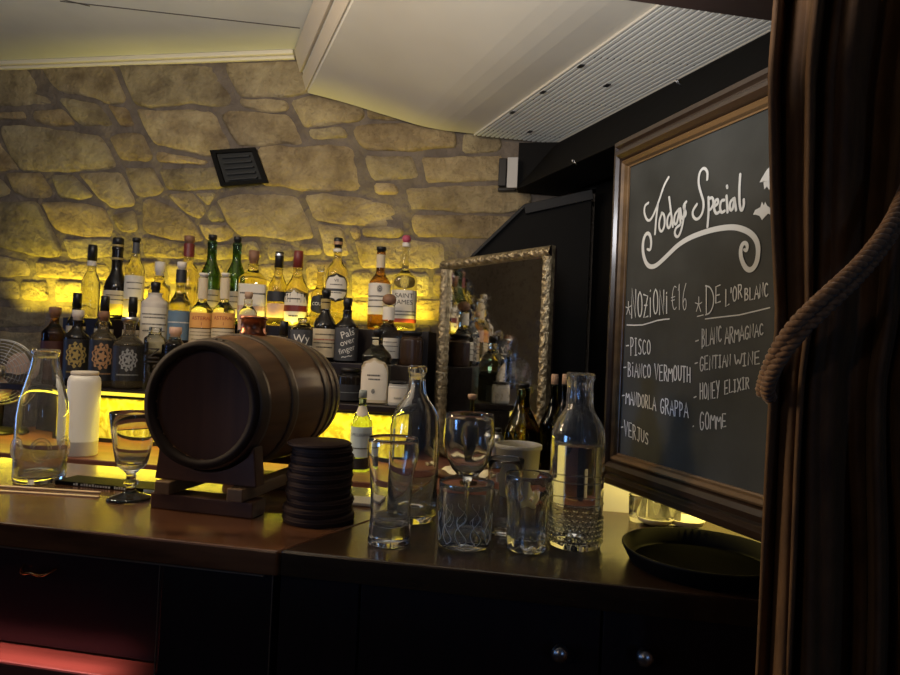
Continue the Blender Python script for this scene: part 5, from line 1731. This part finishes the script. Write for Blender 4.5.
def left_edge(z):
    # photograph's left edge, as metres along x at depth CY
    pts = [(2.3, 0.312), (cpt(770, 60, CY).z, cpt(770, 60, CY).x), (cpt(772, 200, CY).z, cpt(772, 200, CY).x), (cpt(777, 320, CY).z, cpt(777, 320, CY).x),
           (cpt(771, 380, CY).z, cpt(771, 380, CY).x), (cpt(766, 470, CY).z, cpt(766, 470, CY).x), (cpt(757, 675, CY).z, cpt(757, 675, CY).x), (0.0, cpt(757, 675, CY).x - 0.03)]
    for (za, xa), (zb, xb) in zip(pts, pts[1:]):
        if za >= z >= zb:
            return xa + (xb - xa) * (za - z) / (za - zb)
    return pts[-1][1] if z < 0 else pts[0][1]


vs = []
for j in range(rows + 1):
    z = cz0 + (cz1 - cz0) * j / rows
    x0 = left_edge(z)
    g = math.exp(-((z - tz) / 0.16) ** 2)              # gathered at the cord
    wdt = 0.33 - 0.04 * g + max(0.0, z - tz) * 0.22
    for i in range(cols + 1):
        s = i / cols
        ph = (s ** 0.85) * 2 * math.pi * 7.5
        amp = 0.026 * (1 - 0.5 * g) * (0.65 + 0.35 * math.sin(3.1 * s + 1.0))
        sway = 0.5 * math.sin(2.3 * z + 4 * s)
        y = CY + 0.03 + amp * math.sin(ph + sway) + 0.35 * amp * math.sin(2.7 * ph + 1.3 * z + 0.7) + 0.03 * s
        y -= 0.05 * g * 0.4
        x = (x0 + wdt * s + 0.010 * math.sin(ph * 0.5 + sway) * min(1, s / 0.06)) * (y / CY if s < 0.5 else 1 + (y / CY - 1) * (2 - 2 * s))
        vs.append((x, y, z))
fs = [(j * (cols + 1) + i, j * (cols + 1) + i + 1, (j + 1) * (cols + 1) + i + 1, (j + 1) * (cols + 1) + i) for j in range(rows) for i in range(cols)]
m = MB(); m.add(vs, fs, 0, True)
cu = m.build('curtain', VELVET)
sd = cu.modifiers.new('thick', 'SOLIDIFY'); sd.thickness = 0.004; sd.offset = 0
tag(cu, 'heavy brown velvet curtain gathered by a cord at the edge of the bar', 'curtain')

tb_ = thing('curtain_tieback', 'twisted tan cord tying back the brown velvet curtain', 'tieback', cpt(800, 330, CY - 0.05))
oo = V(tb_.location)
for q, (dy, sh) in enumerate(((0.0, 0.0), (0.004, 14.0))):
    ctrl = [(762, 392 + sh), (766, 375 + sh), (776, 350 + sh), (798, 320 + sh), (830, 291 + sh * 0.9), (862, 262 + sh * 0.8), (890, 226 + sh * 0.8), (905, 192 + sh), (922, 158 + sh)]
    yy = [CY + 0.02, CY - 0.005, CY - 0.03, CY - 0.05, CY - 0.055, CY - 0.05, CY - 0.04, CY - 0.02, CY + 0.01]
    pts = [cpt(x, y, d + dy) - oo for (x, y), d in zip(ctrl, yy)]
    if q == 1: pts[0] = cpt(770, 398, CY + 0.02) - oo
    path = smoothpath(pts, 4)
    # resample evenly
    ln = [0]
    for a, b in zip(path, path[1:]): ln.append(ln[-1] + (b - a).length)
    tot = ln[-1]; nS = 170; rs = []
    k_ = 0
    for i in range(nS + 1):
        t = tot * i / nS
        while k_ < len(ln) - 2 and ln[k_ + 1] < t: k_ += 1
        f = (t - ln[k_]) / max(ln[k_ + 1] - ln[k_], 1e-9)
        rs.append(path[k_].lerp(path[k_ + 1], f))
    m = MB()
    for ply in range(3):
        hx = []
        for i, p in enumerate(rs):
            t = (rs[min(i + 1, nS)] - rs[max(i - 1, 0)]).normalized()
            a1 = t.cross(V((0, 1, 0))).normalized(); b1 = t.cross(a1)
            an = 2 * math.pi * (i / nS * tot / 0.021 + ply / 3)
            hx.append(p + (a1 * math.cos(an) + b1 * math.sin(an)) * 0.0033)
        m.tube(hx, 0.0034, 8)
    m.build('cord', ROPE, tb_)

p = cpt(602, -2, 0.655)
r_ = ray(784, 24)
y1 = (p.z - EYE.z) / (r_.z / r_.y)
q = cpt(784, 24, y1)
m = MB()
e = q - p
m.obox(p, V((e.x, e.y, 0)), V((e.y, -e.x, 0)).normalized() * 0.05, (0, 0, 0.12))
o = m.build('pelmet', wood('pelmet_wood', (0.022, 0.010, 0.007), (0.012, 0.006, 0.004), 0.5, 'x'), bevel=0.003)
tag(o, 'dark brown wooden pelmet board across the top of the curtain', 'pelmet')
